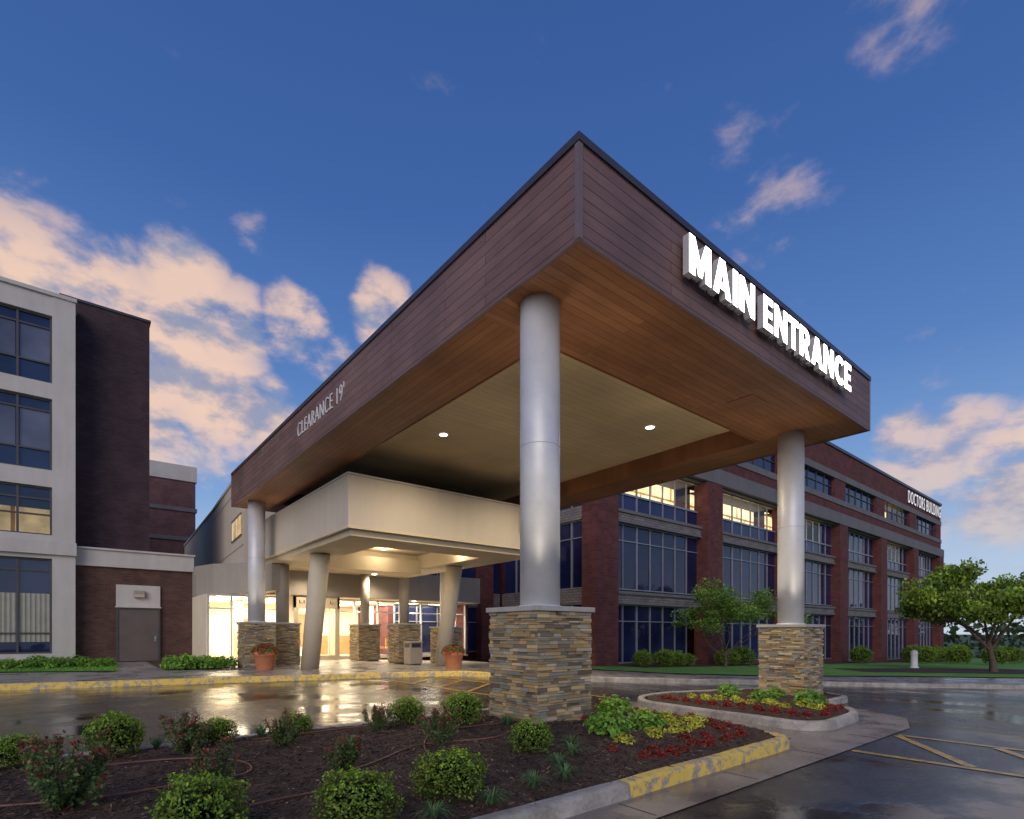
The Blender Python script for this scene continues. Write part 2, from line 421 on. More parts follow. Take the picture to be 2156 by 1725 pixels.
# ------------------------------------------------------------------ ground
bmg=[(-900,-900),(1500,-900),(1500,1500),(-900,1500)]
sheet('ground',bmg,-.03,M['fargrass'])
KL=[(-40,22.5),(-20,17.0),(-5.84,13.0),(2.4,10.75),(4.6,10.0),(6.2,8.2),(7.3,6.6),(9.6,5.5),(13,4.25),(16.5,2.65),(22,-1.0),(34,-10),(60,-28)]
KLr=[tuple(p) for p in roundcorners(KL,1.2)]
sheet('asphalt_road',[(-60,-60),(90,-60),(90,-45),(60,-27.9)]+[ (p[0],p[1]+.08) for p in KLr[::-1] if p[0]<59]+[(-60,28)],-.004,M['asphalt'])
walkpoly=[(p[0],p[1]+.1) for p in KLr]+[(62,-22),(36,-4),(24,3.2),(17.5,6.0),(13.5,8.0),(12.5,10.5),(12.5,24),(-2.2,24),(-40,33)]
sheet('sidewalk',walkpoly,.13,M['walk'])
kerb('yellow_kerb',[p for p in KLr if p[0]<=7.4],.17,.15,M['ykerb'])
kerb('kerb',[p for p in KLr if p[0]>=7.2],.17,.15,M['kerb'])
sheet('lawn',[(-40,27.5),(-12,19.9),(-6.2,18.2),(-3.4,16.6),(-3.2,23.3),(-40,36)],.16,M['grass'])
sheet('lawn',[(12.6,10.4),(13.6,8.1),(17.6,6.1),(24.1,3.4),(36,-3.8),(62,-21.5),(95,-30),(95,14.3),(12.6,14.3)],.16,M['grass'])
sheet('mulch_bed',[(27,5.6),(36,0.5),(44,-1),(46,3),(38,6.5),(30,8.2)],.175,M['mulch'])
sheet('mulch_bed',[(17.8,12.4),(82,12.4),(82,14.2),(17.8,14.2)],.18,M['mulch'])
sheet('mulch_bed',[(-2.2,16.45),(0,15.3),(-.5,17),(-.6,23.2),(-2.1,23.2)],.165,M['mulch'])
sheet('gutter_pavement',[(-14,-1.98),(4.6,-2.02),(5.9,-1.65),(6.9,-.75),(6.4,0.3),(3.6,2.6),(1.9,2.6),(1.9,-1.5),(-14,-1.5)],.004,M['gutter'])
jm=MB()
for k in range(12):
    x=-9+k*1.55
    if x>4.6: break
    jm.box(x,x+.012,-1.97,-1.62,.0045,.0062)
jm.box(2.6,4.4,.9,.912,.0045,.0062)
jm.fin('gutter_joints',M['mortar'])
front=[(-13,-1.6),(-1.06,-1.6)]
kerb('kerb',front,.17,.13,M['kerb'])
yk=[(-1.05,-1.6)]+[tuple(p) for p in roundcorners([(-1.05,-1.6),(2.18,-1.58),(2.22,-.6)],.45)][1:]
kerb('yellow_kerb',yk,.17,.13,M['ykerb'])
kerb('kerb',[(2.22,-.58),(2.42,2.3),(2.2,2.72),(-13,2.72)],.15,.13,M['kerb'])
isl=[(3.15,-1.15),(3.45,-1.42),(4.75,-1.36),(5.5,-1.08),(6.6,-.25),(8.8,.15),(9.7,1.0),(9.6,2.4),(4.1,2.35),(3.35,1.75)]
islr=[tuple(p) for p in roundcorners(isl,.35,True,4)]
kerb('kerb',islr,.15,.13,M['kerb'],True)
cx=sum(p[0] for p in isl)/len(isl); cy=sum(p[1] for p in isl)/len(isl)

def inside(p,poly):
    c=False;n=len(poly);j=n-1
    for i in range(n):
        a=poly[i];b=poly[j]
        if (a[1]>p[1])!=(b[1]>p[1]) and p[0]<(b[0]-a[0])*(p[1]-a[1])/(b[1]-a[1])+a[0]: c=not c
        j=i
    return c
def mulch_h(x,y,mound=1):
    e=min(1,max(0,(y+1.5)/.8),max(0,(2.6-y)/.8)) if mound else 0
    return .10+.07*max(0,e)*mound+.028*noise.noise(Vector((x*1.7,y*1.7,0)))+.018*noise.noise(Vector((x*7,y*7,2)))+.013*noise.noise(Vector((x*20,y*20,5)))
def mulch_mesh(name,x0,x1,y0,y1,step,poly,mound,nchips):
    bm=bmesh.new(); nx=int((x1-x0)/step); ny=int((y1-y0)/step); V={}
    for i in range(nx+1):
        for j in range(ny+1):
            x=x0+(x1-x0)*i/nx; y=y0+(y1-y0)*j/ny
            V[i,j]=bm.verts.new((x,y,g(x)+mulch_h(x,y,mound)))
    for i in range(nx):
        for j in range(ny):
            x=x0+(x1-x0)*(i+.5)/nx; y=y0+(y1-y0)*(j+.5)/ny
            if poly is None or inside((x,y),poly): bm.faces.new((V[i,j],V[i+1,j],V[i+1,j+1],V[i,j+1]))
    me=bpy.data.meshes.new(name)
    for v in [v for v in bm.verts if not v.link_faces]: bm.verts.remove(v)
    bm.to_mesh(me); bm.free()
    e=empty(name); addobj('soil',me,M['mulch'],e)
    mb=MB()
    for _ in range(nchips):
        x=U(x0,x1); y=U(y0,y1)
        if poly and not inside((x,y),poly): continue
        z=g(x)+mulch_h(x,y,mound)+.006
        a=U(0,6.28); l=U(.008,.030); w=U(.003,.009); ti=U(-.35,.35)
        d=Vector((math.cos(a),math.sin(a),ti)); n=Vector((-math.sin(a),math.cos(a),U(-.4,.4)))
        c=Vector((x,y,z)); k=U(.3,1.2); k=k*2.6 if R()<.10 else k
        mb.quad([c-d*l-n*w,c+d*l-n*w,c+d*l+n*w,c-d*l+n*w],(.11*k,.066*k,.046*k))
    addobj('wood_chips',mb.mesh('wood_chips'),M['chip'],e)
    return e
M['chip']=m_attr('wood_chip',.85)
mulch_mesh('planting_bed',-8.5,2.36,-1.52,2.62,.045,[(-13,-1.52),(2.06,-1.5),(2.12,-1.3),(2.3,2.6),(-13,2.6)],1,30000)
ins=[(cx+(p[0]-cx)*.95,cy+(p[1]-cy)*.93) for p in isl]
mulch_mesh('planting_bed',3.1,9.7,-1.5,2.45,.09,ins,0,6000)

def strip(name,a,b,w,parent):
    a=Vector(a);b=Vector(b);d=(b-a).normalized();n=Vector((-d.y,d.x))*w/2
    return sheet(name,[tuple(a-n),tuple(b-n),tuple(b+n),tuple(a+n)],.0035,M['line'],parent)
cw=empty('crosswalk_marking')
strip('edge_line',(2.35,-2.05),(2.35,-14),.10,cw); strip('edge_line',(3.87,-2.08),(3.87,-14),.10,cw)
for k in range(0,9): strip('bar',(3.80,-2.1-k*.98),(2.42,-3.1-k*.98),.10,cw)
cw2=empty('crosswalk_marking')
strip('edge_line',(2.45,2.95),(2.45,10.3),.10,cw2); strip('edge_line',(4.1,2.75),(4.1,9.9),.10,cw2)
for k in range(5): strip('bar',(2.52,3.3+k*1.3),(4.03,4.5+k*1.3),.10,cw2)
strip('parking_line',(14,-14),(30,-9),.1,None).name='parking_line'

# ------------------------------------------------------------------ stone piers
PAL=[(.38,.29,.17),(.45,.32,.14),(.27,.25,.19),(.48,.41,.29),(.18,.14,.10),(.36,.25,.13),(.40,.34,.23),(.23,.20,.16),(.52,.38,.19),(.30,.29,.25)]
def pier_mesh(hw,h,seed):
    random.seed(seed); mb=MB(); core=hw-.03
    z=0.0
    while z<h-.015:
        rh=min(U(.022,.052),h-z)
        if h-(z+rh)<.02: rh=h-z
        for side in range(4):
            u=-hw
            while u<hw-.01:
                l=U(.06,.30)
                if hw-(u+l)<.06: l=hw-u
                dep=U(-.016,.028); c=random.choice(PAL); k=U(.65,1.2); c=tuple(x*k for x in c)
                a,b=u+.002,u+l-.002
                if side==0: args=(a,b,-hw-dep,-core+.02)
                elif side==1: args=(core-.02,hw+dep,a,b)
                elif side==2: args=(-b,-a,core-.02,hw+dep)
                else: args=(-hw-dep,-core+.02,-b,-a)
                mb.box(*args,z+.0015,z+rh-.0025,c)
                u+=l
        z+=rh
    return mb.mesh('ledgestone')
PM=pier_mesh(.5,1.53,3); PM2=pier_mesh(.5,1.53,11)
def add_light(name,typ,loc,energy,col,size=.2,rot=None,spot=None,parent=None,blend=.6,sy=None):
    l=bpy.data.lights.new(name,typ); l.energy=energy; l.color=col
    if typ=='AREA':
        l.size=size
        if sy: l.shape='RECTANGLE'; l.size_y=sy
    elif typ in('SPOT','POINT'): l.shadow_soft_size=size
    if spot: l.spot_size=math.radians(spot); l.spot_blend=blend
    o=bpy.data.objects.new(name,l); o.location=loc
    if rot: o.rotation_euler=rot
    C.objects.link(o)
    if parent: o.parent=parent; o.matrix_parent_inverse=Matrix.Translation(-Vector(parent.location))
    return o
WARM=(1,.80,.55)
def stone_pier(name,x,y,z0,r=.28,top=5.95,pm=PM,colmat='alu',seams=(2.23,),up=()):
    e=empty(name,(x,y,z0))
    o=addobj('ledgestone',pm,M['stone'],e); o.matrix_parent_inverse=Matrix(); o.location=(0,0,0)
    box('core',x-.46,x+.46,y-.46,y+.46,z0-.4,z0+1.53,M['mortar'],e)
    box('cap',x-.545,x+.545,y-.545,y+.545,z0+1.532,z0+1.60,M['cap'],e,.008)
    cyl('column',(x,y,z0+1.6),(x,y,top),r,r,M[colmat],e,72)
    for s in seams:
        cyl('joint',(x,y,z0+1.6+s),(x,y,z0+1.6+s+.008),r+.0015,r+.0015,M['cap'],e,72)
    lathe('base_ring',[(r+.0,.03),(r+.02,.025),(r+.022,0)],(x,y,z0+1.6),M[colmat],e)
    for (dx,dy,en) in up:
        # added fill lamp, unseen on the cap, aimed up and off the shaft
        cyl('added_uplight_disc',(x+dx,y+dy,z0+1.6005),(x+dx,y+dy,z0+1.604),.05,.05,M['steel'],e,20)
        d=Vector((dx*.7,dy*.7,1)).normalized()
        l=add_light('added_fill_uplight','SPOT',(x+dx,y+dy,z0+1.62),en,(1,.85,.68),.10,None,118,e,1.0)
        l.rotation_euler=d.to_track_quat('-Z','Y').to_euler()
    return e
cols=[(0.524,1.25,.10),(8.38,1.25,-.06),(0.524,16.1,.13),(8.38,16.1,.02)]
ups=[((-.45,-.45,90),(.45,.45,150),(.45,-.45,80)),((-.45,-.45,90),(-.45,.45,110)),((-.45,-.45,70),(.45,-.45,70)),((-.4,-.45,70),)]
for i,(x,y,z) in enumerate(cols): stone_pier('stone_column',x,y,z,pm=PM if i%2==0 else PM2,up=ups[i])

# ------------------------------------------------------------------ canopy
can=empty('entrance_canopy')
L,W=17.39,9.5; zb,zt=5.95,7.12; RX0,RX1,RY0,RY1=1.3,8.25,2.0,15.9
box('fascia_front',0,W,0,.06,zb,zt,M['wood'],can)
box('fascia_left',0,.06,.06,L-.06,zb,zt,M['wood'],can)
box('fascia_right',W-.06,W,.06,L-.06,zb,zt,M['wood'],can)
box('fascia_back',0,W,L-.06,L,zb,zt,M['wood'],can)
box('soffit_front',.06,W-.06,.06,RY0,zb+.004,zb+.05,M['soffx'],can)
box('soffit_back',.06,W-.06,RY1,L-.06,zb+.004,zb+.05,M['soffx'],can)
box('soffit_left',.06,RX0,RY0,RY1,zb+.004,zb+.05,M['soffy'],can)
box('soffit_right',RX1,W-.06,RY0,RY1,zb+.004,zb+.05,M['soffy'],can)
box('recess_front',RX0,RX1,RY0-.04,RY0-.002,zb+.05,6.42,M['wood'],can)
box('recess_back',RX0,RX1,RY1+.002,RY1+.04,zb+.05,6.42,M['wood'],can)
box('recess_left',RX0-.04,RX0-.002,RY0,RY1,zb+.05,6.42,M['wood'],can)
box('recess_right',RX1+.002,RX1+.04,RY0,RY1,zb+.05,6.42,M['soffy'],can)
box('ceiling',RX0-.04,RX1+.04,RY0-.04,RY1+.04,6.42,6.5,M['ceil'],can)
box('roof',.06,W-.06,.06,L-.06,6.95,7.08,M['flash'],can)
fl=MB(); t=.025
fl.box(-t,W+t,-t,.1,zt,zt+.045); fl.box(-t,.1,.1,L-.1,zt,zt+.045); fl.box(W-.1,W+t,.1,L-.1,zt,zt+.045); fl.box(-t,W+t,L-.1,L+t,zt,zt+.045)
fl.box(-t,W+t,-t,-.003,zt-.05,zt); fl.box(-t,-.003,-.003,L,zt-.05,zt)
fl.box(W+.003,W+t,-.003,L,zt-.05,zt)
fl.fin('roof_flashing',M['flash'],can)
M['trim']=m_noisy('corner_trim',(.19,.13,.13),(.22,.16,.155),3,.45,.2,0)
tr=MB()
for (x,y,sx,sy) in ((0,0,-1,-1),(W,0,1,-1),(0,L,-1,1),(W,L,1,1)):
    xa,xb=sorted((x+sx*.014,x-sx*.055)); ya,yb=sorted((y+sy*.014,y-sy*.055)); tr.box(xa,xb,ya,yb,zb-.004,zt-.055)
tr.fin('corner_trim',M['trim'],can)
dt=MB(); dt.box(-.008,W+.008,-.008,.03,zb-.012,zb-.001); dt.box(-.008,.03,.03,L,zb-.012,zb-.001); dt.box(W-.03,W+.008,.03,L,zb-.012,zb-.001)
dt.fin('drip_edge',M['trim'],can)
rt=MB()
rt.box(RX0-.03,RX1+.03,RY0-.03,RY0+.0,zb-.008,zb+.003); rt.box(RX0-.03,RX0,RY0,RY1,zb-.008,zb+.003); rt.box(RX1,RX1+.03,RY0,RY1,zb-.008,zb+.003)
rt.fin('recess_trim',M['soffx'],can)
hm=MB(); hm.box(5.6,6.3,.75,1.3,zb-.004,zb+.0035); hm.fin('access_hatch',M['soffy'],can)
for x in (2.82,6.5):
    for y in (3.8,7.45):
        cyl('downlight_lens',(x,y,6.413),(x,y,6.419),.10,.10,M['lampglow'],can,24)
        lathe('downlight_ring',[(.10,-.012),(.135,-.012),(.14,0)],(x,y,6.419),M['white'],can,24)
        add_light('downlight','SPOT',(x,y,6.38),440,WARM,.08,(0,0,0),160,can,.9)

# MAIN ENTRANCE letters
sg=empty('main_entrance_sign')
heavy_sign('letters','MAIN ENTRANCE',.54,5.88,(2.0,-.07,6.31),ROT_F,.10,[M['sign'],M['signside']],sg)
pins=MB()
for k in range(26):
    x=2.1+k*.228; pins.box(x,x+.012,-.07,0,6.35,6.36); pins.box(x,x+.012,-.07,0,6.78,6.79)
pins.fin('standoff_pins',M['steel'],sg)
cs=empty('clearance_sign')
text_obj('letters',"CLEARANCE 19'",.36,3.05,(-.004,9.97,6.40),ROT_L,.02,-.012,[M['text_w']],cs,1.1)

# ------------------------------------------------------------------ lower (older) canopy
lc=empty('lower_entry_canopy')
a0,a1,b0,b1=1.18,8.1,9.58,19.2; pz0,pz1=4.25,5.6
box('parapet_front',a0,a1,b0,b0+.3,pz0,pz1,M['stucco'],lc,.01)
box('parapet_left',a0,a0+.3,b0+.3,b1,pz0,pz1,M['stucco'],lc)
box('parapet_right',a1-.3,a1,b0+.3,b1,pz0,pz1,M['stucco'],lc)
box('parapet_cap_front',a0-.03,a1+.03,b0-.03,b0+.33,pz1,pz1+.05,M['conc'],lc)
box('parapet_cap_left',a0-.03,a0+.33,b0+.33,b1,pz1,pz1+.05,M['conc'],lc)
box('deck',a0+.3,a1-.3,b0+.3,b1,4.9,5.0,M['bconc'],lc)
band=MB(); i=.12; bz=4.548
band.box(a0+i,a1-i,b0+i,b0+1.5,3.98,bz); band.box(a0+i,a0+1.5,b0+1.5,b1,3.98,bz); band.box(a1-1.5,a1-i,b0+1.5,b1,3.98,bz)
band.box(a0+1.5,a1-1.5,b1-3.6,b1,3.98,bz)
band.fin('soffit_frame',M['beigetrim'],lc)
lip=MB(); lip.box(a0-.015,a1+.015,b0-.015,b0+.1,pz0-.09,pz0-.001); lip.box(a0-.015,a0+.1,b0+.1,b1,pz0-.09,pz0-.001); lip.box(a1-.1,a1+.015,b0+.1,b1,pz0-.09,pz0-.001)
lip.fin('drip_lip',M['stuccoS'],lc)
box('recess_ceiling',a0+.31,a1-.31,b0+.31,b1,4.55,4.6,M['stuccoS'],lc)
sm=MB(); sm.box(a0+1.5,a1-1.5,12.9,12.93,4.544,4.5495); sm.box(4.6,4.63,b0+1.5,b1-3.6,4.544,4.5495); sm.fin('ceiling_seams',M['beigetrim'],lc)
box('cross_beam',a0+1.5,a1-1.5,15.2,15.595,3.75,4.3,M['beigetrim'],lc)
for (xt,xb) in ((1.90,1.80),(7.22,7.12)):
    cyl('slanted_column',(xb,14.4,.1),(xt,13.65,4.0),.30,.32,M['slant'],lc,64)
for (x,y) in ((2.9,12.2),(6.4,12.2),(4.65,14.6)):  # added domes with point lamps, only to brighten the recess ceiling
    lathe('added_fill_dome',[(0,-.07),(.06,-.06),(.10,-.03),(.11,0)],(x,y,4.548),M['stuccoS'],lc,20)
    add_light('added_recess_fill','POINT',(x,y,4.33),34,WARM,.12,None,None,lc)
prism('side_wing',[(a0+.13,17.1),(a0+.5,17.1),(a0+.5,20.4),(a0+.13,20.4)],2.95,3.979,M['greyfascia'],lc)
cam=empty('security_camera')
mb=MB(); tube_into(mb,[(7.25,b0-.03,5.4),(7.15,b0-.03,5.42),(7.12,b0-.03,5.3),(7.12,b0-.03,4.75),(7.2,b0-.03,4.68),(7.35,b0-.05,4.66)],[.012]*6,8); mb.fin('conduit',M['cap'],cam,smooth=True)
lathe('dome_camera',[(.0,-.16),(.05,-.15),(.08,-.1),(.085,-.04),(.09,-.04),(.09,0.04),(.0,.05)],(7.42,b0-.14,4.62),M['white'],cam,24)
box('bracket',7.38,7.46,b0-.1,b0,4.6,4.7,M['white'],cam)

# ------------------------------------------------------------------ entrance building
ent=empty('entrance_building')
fpoly=[(-.33,23.4),(-.3,22.6),(.1,21.2),(.9,20.0),(2.0,19.22),(3.0,19.22),(12.5,19.22),(12.5,24),(12.5,26),(-.33,26)]
prism('overhang',fpoly,2.96,4.25,M['greyfascia'],ent)
prism('overhang_soffit',[(p[0]+.05,p[1]+.06) if p[1]<25 else p for p in fpoly],2.93,2.958,M['stuccoS'],ent)
prism('upper_storey',[(1.0,20.0),(8.6,20.0),(8.6,48),(2.6,48),(1.7,30)],4.252,8.15,M['stucco'],ent)
prism('upper_parapet',[(.95,19.95),(8.65,19.95),(8.65,48.05),(2.55,48.05),(1.65,30)],8.152,8.30,M['conc'],ent)
wd=Vector((.7,10)).normalized()
def side_pt(d,off,z): 
    p=Vector((1.0,20.0))+wd*d+Vector((-wd.y,wd.x))*off; return (p.x,p.y,z)
w=MB(); w.quad([side_pt(.4,.02,5.5),side_pt(3.0,.02,5.5),side_pt(3.0,.02,6.35),side_pt(.4,.02,6.35)]); w.fin('side_window_glass',M['room2'],ent)
fr=MB()
for d in (.35,1.2,2.1,3.0):
    fr.quad([side_pt(d,.04,5.45),side_pt(d+.07,.04,5.45),side_pt(d+.07,.04,6.4),side_pt(d,.04,6.4)])
for z in (5.45,6.35): fr.quad([side_pt(.35,.045,z),side_pt(3.07,.045,z),side_pt(3.07,.045,z+.06),side_pt(.35,.045,z+.06)])
fr.fin('side_window_frame',M['dmull'],ent)
rv=MB()
for z in (5.0,7.6): rv.quad([side_pt(0.02,.012,z),side_pt(9.9,.012,z),side_pt(9.9,.012,z+.04),side_pt(.02,.012,z+.04)])
rv.fin('reveal',M['greyfascia'],ent)
zg0,zg1=.15,2.93; yf=20.3
box('interior_floor',-.3,12.4,yf-.1,27,.10,.145,M['ifloor'],ent)
box('interior_back_wall',-.3,12.4,27,27.2,.145,2.93,M['iwall'],ent)
box('interior_side_wall_a',-.33,-.25,yf,27,.145,2.93,M['iwall'],ent)
box('interior_side_wall_b',12.3,12.45,yf,27,.145,2.93,M['redbrick'],ent)
box('interior_ceiling',-.3,12.4,yf,27,2.90,2.925,M['white'],ent)
ip=MB()
for x in (0.8,2.9,5.0,7.1,9.2,11.2):
    for y in (21.2,23.2,25.2): ip.box(x-.55,x+.55,y-.3,y+.3,2.885,2.897)
ip.fin('ceiling_light_panels',M['ipanel'],ent)
add_light('added_lobby_fill','AREA',(6,23.6,2.8),1700,(1,.86,.64),11,(0,0,0),None,ent,sy=5)  # added area fill that brightens the lobby, no fitting of its own
box('reception_desk',6.0,8.6,25.2,25.9,.145,1.2,M['iwood'],ent)
box('reception_panel',5.4,6.6,26.9,26.99,.6,2.4,M['iwood'],ent)
box('doorway_brown',9.9,10.9,26.9,26.99,.145,2.4,M['iwood'],ent)
box('picture',2.2,3.2,26.9,26.99,1.3,2.1,M['iwood'],ent)
for x in (1.6,4.9,8.2): cyl('lobby_column',(x,23.6,.145),(x,23.6,2.9),.2,.2,M['iwall'],ent,24)
for x in (7.2,7.9,8.7,9.4):
    box('lobby_chair_seat',x,x+.5,22.2,22.7,.5,.6,M['iwood'],ent); box('lobby_chair_back',x,x+.5,22.7,22.76,.5,1.05,M['iwood'],ent)
gl=MB(); gl.quad([(-.25,yf,zg0),(12.3,yf,zg0),(12.3,yf,zg1),(-.25,yf,zg1)]); gl.fin('front_glazing',M['clear'],ent)
mu=MB()
for x in (-.25,.6,1.6,2.85,3.75,4.7,5.9,7.1,8.3,9.5,10.7,11.6,12.25): mu.box(x-.035,x+.035,yf-.06,yf+.05,zg0,zg1)
mu.box(-.25,12.3,yf-.055,yf+.045,zg0,zg0+.12); mu.box(-.25,12.3,yf-.055,yf+.045,2.32,2.38); mu.box(-.25,12.3,yf-.055,yf+.045,2.85,2.93)
mu.fin('glazing_frames',M['frame_l'],ent)
ves=MB(); ves.box(2.8,2.9,19.3,yf-.06,zg0,2.93); ves.box(4.7,4.8,19.3,yf-.06,zg0,2.93); ves.box(2.8,4.8,19.3,19.42,2.42,2.925); ves.box(3.76,3.84,19.3,19.4,zg0,2.42)
ves.box(2.9,3.0,19.32,19.4,zg0,2.42); ves.box(4.6,4.7,19.32,19.4,zg0,2.42); ves.box(3.0,4.6,19.33,19.39,zg0,zg0+.2)
ves.fin('sliding_door_frame',M['stuccoS'],ent)
g2=MB(); g2.quad([(3.0,19.36,.35),(4.6,19.36,.35),(4.6,19.36,2.42),(3.0,19.36,2.42)]); g2.fin('sliding_door_glass',M['clear'],ent)
text_obj('door_lettering','LI          L',.13,1.5,(3.02,19.296,2.62),ROT_F,.01,0,[M['black']],ent)
for (x,y) in ((1.4,19.9),(3.8,19.75),(6.3,19.75),(8.8,19.75),(11.2,19.75)):  # added spots and lenses, extra light for the entrance front
    cyl('added_soffit_lens',(x,y,2.918),(x,y,2.926),.09,.09,M['lampglow'],ent,20)
    add_light('added_soffit_spot','SPOT',(x,y,2.9),300,WARM,.08,(0,0,0),150,ent,.8)
for (x,y) in ((3.2,18.3),(6.0,18.3)):  # added spots and lenses that lift the walk and canopy underside
    cyl('added_canopy_lens',(x,y,3.96),(x,y,3.977),.1,.1,M['lampglow'],lc,20)
    add_light('added_canopy_spot','SPOT',(x,y,3.94),340,WARM,.08,(0,0,0),150,lc,.9)
for (x,y,t,r,u) in ((1.75,17.3,3.97,.24,()),(5.72,18.7,3.97,.2,()),(6.25,16.0,3.6,.2,())):
    stone_pier('stone_column',x,y,.13,r,t,PM2,'greyfascia',(),u)

# ------------------------------------------------------------------ left brick wing with door
lw=empty('brick_service_wing')
box('wall',-4.4,-.33,23.4,30,-.2,4.05,M['brownbrick'],lw)
box('parapet_band',-4.5,-.28,23.28,30,4.052,4.72,M['conc'],lw,.01)
box('parapet_cap',-4.55,-.24,23.2,30,4.722,4.80,M['conc'],lw,.01)
dx0,dx1=-3.02,-1.62
box('door_panel',dx0,dx1,23.3,23.39,.16,2.33,M['door'],lw)
fm=MB(); fm.box(dx0-.07,dx0,23.27,23.39,.16,2.4); fm.box(dx1,dx1+.07,23.27,23.39,.16,2.4); fm.box(dx0-.0,dx1+.0,23.27,23.39,2.332,2.4); fm.fin('door_frame',M['dmull'],lw)
box('transom_panel',dx0-.07,dx1+.07,23.31,23.39,2.46,3.35,M['conc'],lw)
box('transom_drip',dx0-.1,dx1+.1,23.22,23.39,2.402,2.455,M['conc'],lw)
box('door_lever',-1.78,-1.66,23.24,23.29,1.1,1.14,M['steel'],lw); box('door_plate',-1.76,-1.70,23.285,23.299,.98,1.22,M['steel'],lw)
wl=empty('wall_light'); box('housing',-2.5,-2.1,23.14,23.31,2.82,3.12,M['tan'],wl,.03); box('lens',-2.47,-2.13,23.12,23.139,2.84,2.96,M['beigetrim'],wl)
sh=empty('brick_stair_tower')
box('shaft',-4.85,-1.87,24.0,31,-.2,14.9,M['darkbrick'],sh)
box('coping',-4.9,-1.82,23.95,31.05,14.902,15.0,M['flash'],sh)
fb=empty('far_brick_building')
box('block',-10,3.2,45,60,-.2,14.0,M['farbrick'],fb)
for (z0,z1) in ((13.3,14.5),(10.9,11.2),(8.6,8.9),(6.2,6.5),(3.2,3.6)): box('band',-10.1,3.3,44.9,60.1,z0,z1,M['bconc'] if z0<13 else M['conc'],fb)

# ------------------------------------------------------------------ left office building
lb=empty('office_building_west')
yL=22.95; sx1=-4.4
bays=[(-7.1-3.05*k,-5.1-3.05*k) for k in range(6)]
rows=[(.55,4.2,'g'),(5.1,6.95,'w'),(7.6,10.35,'d'),(10.95,13.55,'d')]
wl2=MB()
xs=[sx1]+[v for b in bays for v in (b[1],b[0])]+[-26]
for k in range(0,len(xs)-1,2): wl2.box(xs[k+1],xs[k],yL,yL+.6,-.2,14.3)
zs=[-.2]+[v for r in rows for v in r[:2]]+[14.3]
for b in bays:
    for k in range(0,len(zs)-1,2): wl2.box(b[0]+.0,b[1]-.0,yL+.03,yL+.6,zs[k],zs[k+1])
wl2.fin('walls',M['conc'],lb)
box('body',-26,sx1-.01,yL+2.6,36,-.2,14.2,M['conc'],lb)
box('roof_coping',-26,sx1+.05,yL-.06,36,14.3,14.45,M['conc'],lb,.01)
box('side_wall',sx1-.3,sx1-.003,yL+.6,36,-.2,14.29,M['conc'],lb)
box('roof_slab',-26,sx1-.3,yL+.6,36,14.1,14.28,M['conc'],lb)
box('beam_band',-26,sx1+.04,yL-.12,yL-.003,4.35,4.85,M['conc'],lb,.01)
gm=MB(); fm=MB(); bl=MB(); rm=MB(); cl=MB()
for bi,b in enumerate(bays):
    for (z0,z1,k) in rows:
        xm=(b[0]+b[1])/2; yy=yL+.22
        for (xa,xb_) in ((b[0],xm),(xm,b[1])):
            ti=U(-.004,.004)
            lo=z0
            if k=='w':
                cl.quad([(xa,yy+ti,z0),(xb_,yy-ti,z0),(xb_,yy-ti,z0+1.0),(xa,yy+ti,z0+1.0)]); lo=z0+1.0
            gm.quad([(xa,yy+ti,lo),(xb_,yy-ti,lo),(xb_,yy-ti,z1),(xa,yy+ti,z1)])
            if k=='d':
                bl.quad([(xa+.06,yy-.008,z0+.8),(xb_-.06,yy-.008,z0+.8),(xb_-.06,yy-.008,z1-.5),(xa+.06,yy-.008,z1-.5)])
        for x in (b[0],xm-.03,b[1]-.07): fm.box(x,x+.07,yy-.07,yy+.03,z0,z1)
        for z in (z0,z1-.07,z1-.5,z0+.75): fm.box(b[0]+.07,b[1]-.07,yy-.065,yy+.025,z,z+.06)
        if k=='w': rm.box(b[0],b[1],yL+2.3,yL+2.4,z0,z1)
gm.fin('window_glass',M['glassL'],lb); fm.fin('window_frames',M['dmull'],lb); bl.fin('window_blinds',m_darkglass('blind_behind_glass',(.12,.13,.19),.12),lb)
cl.fin('clear_windows',M['clear'],lb); rm.fin('lit_room',M['room2'],lb)
cu=MB()
for b in bays:
    n=26
    for k in range(n):
        xa=b[0]+.08+(b[1]-b[0]-.16)*k/n; xb_=b[0]+.08+(b[1]-b[0]-.16)*(k+1)/n
        zz=2.85; yy=yL+.205
        cu.quad([(xa,yy,1.0),(xb_,yy+(-.012 if k%2 else .012),1.0),(xb_,yy+(-.012 if k%2 else .012),zz),(xa,yy,zz)])
cu.fin('vertical_blinds',m_noisy('blind_fabric',(.30,.29,.24),(.36,.35,.29),3,.5,0,0),lb)

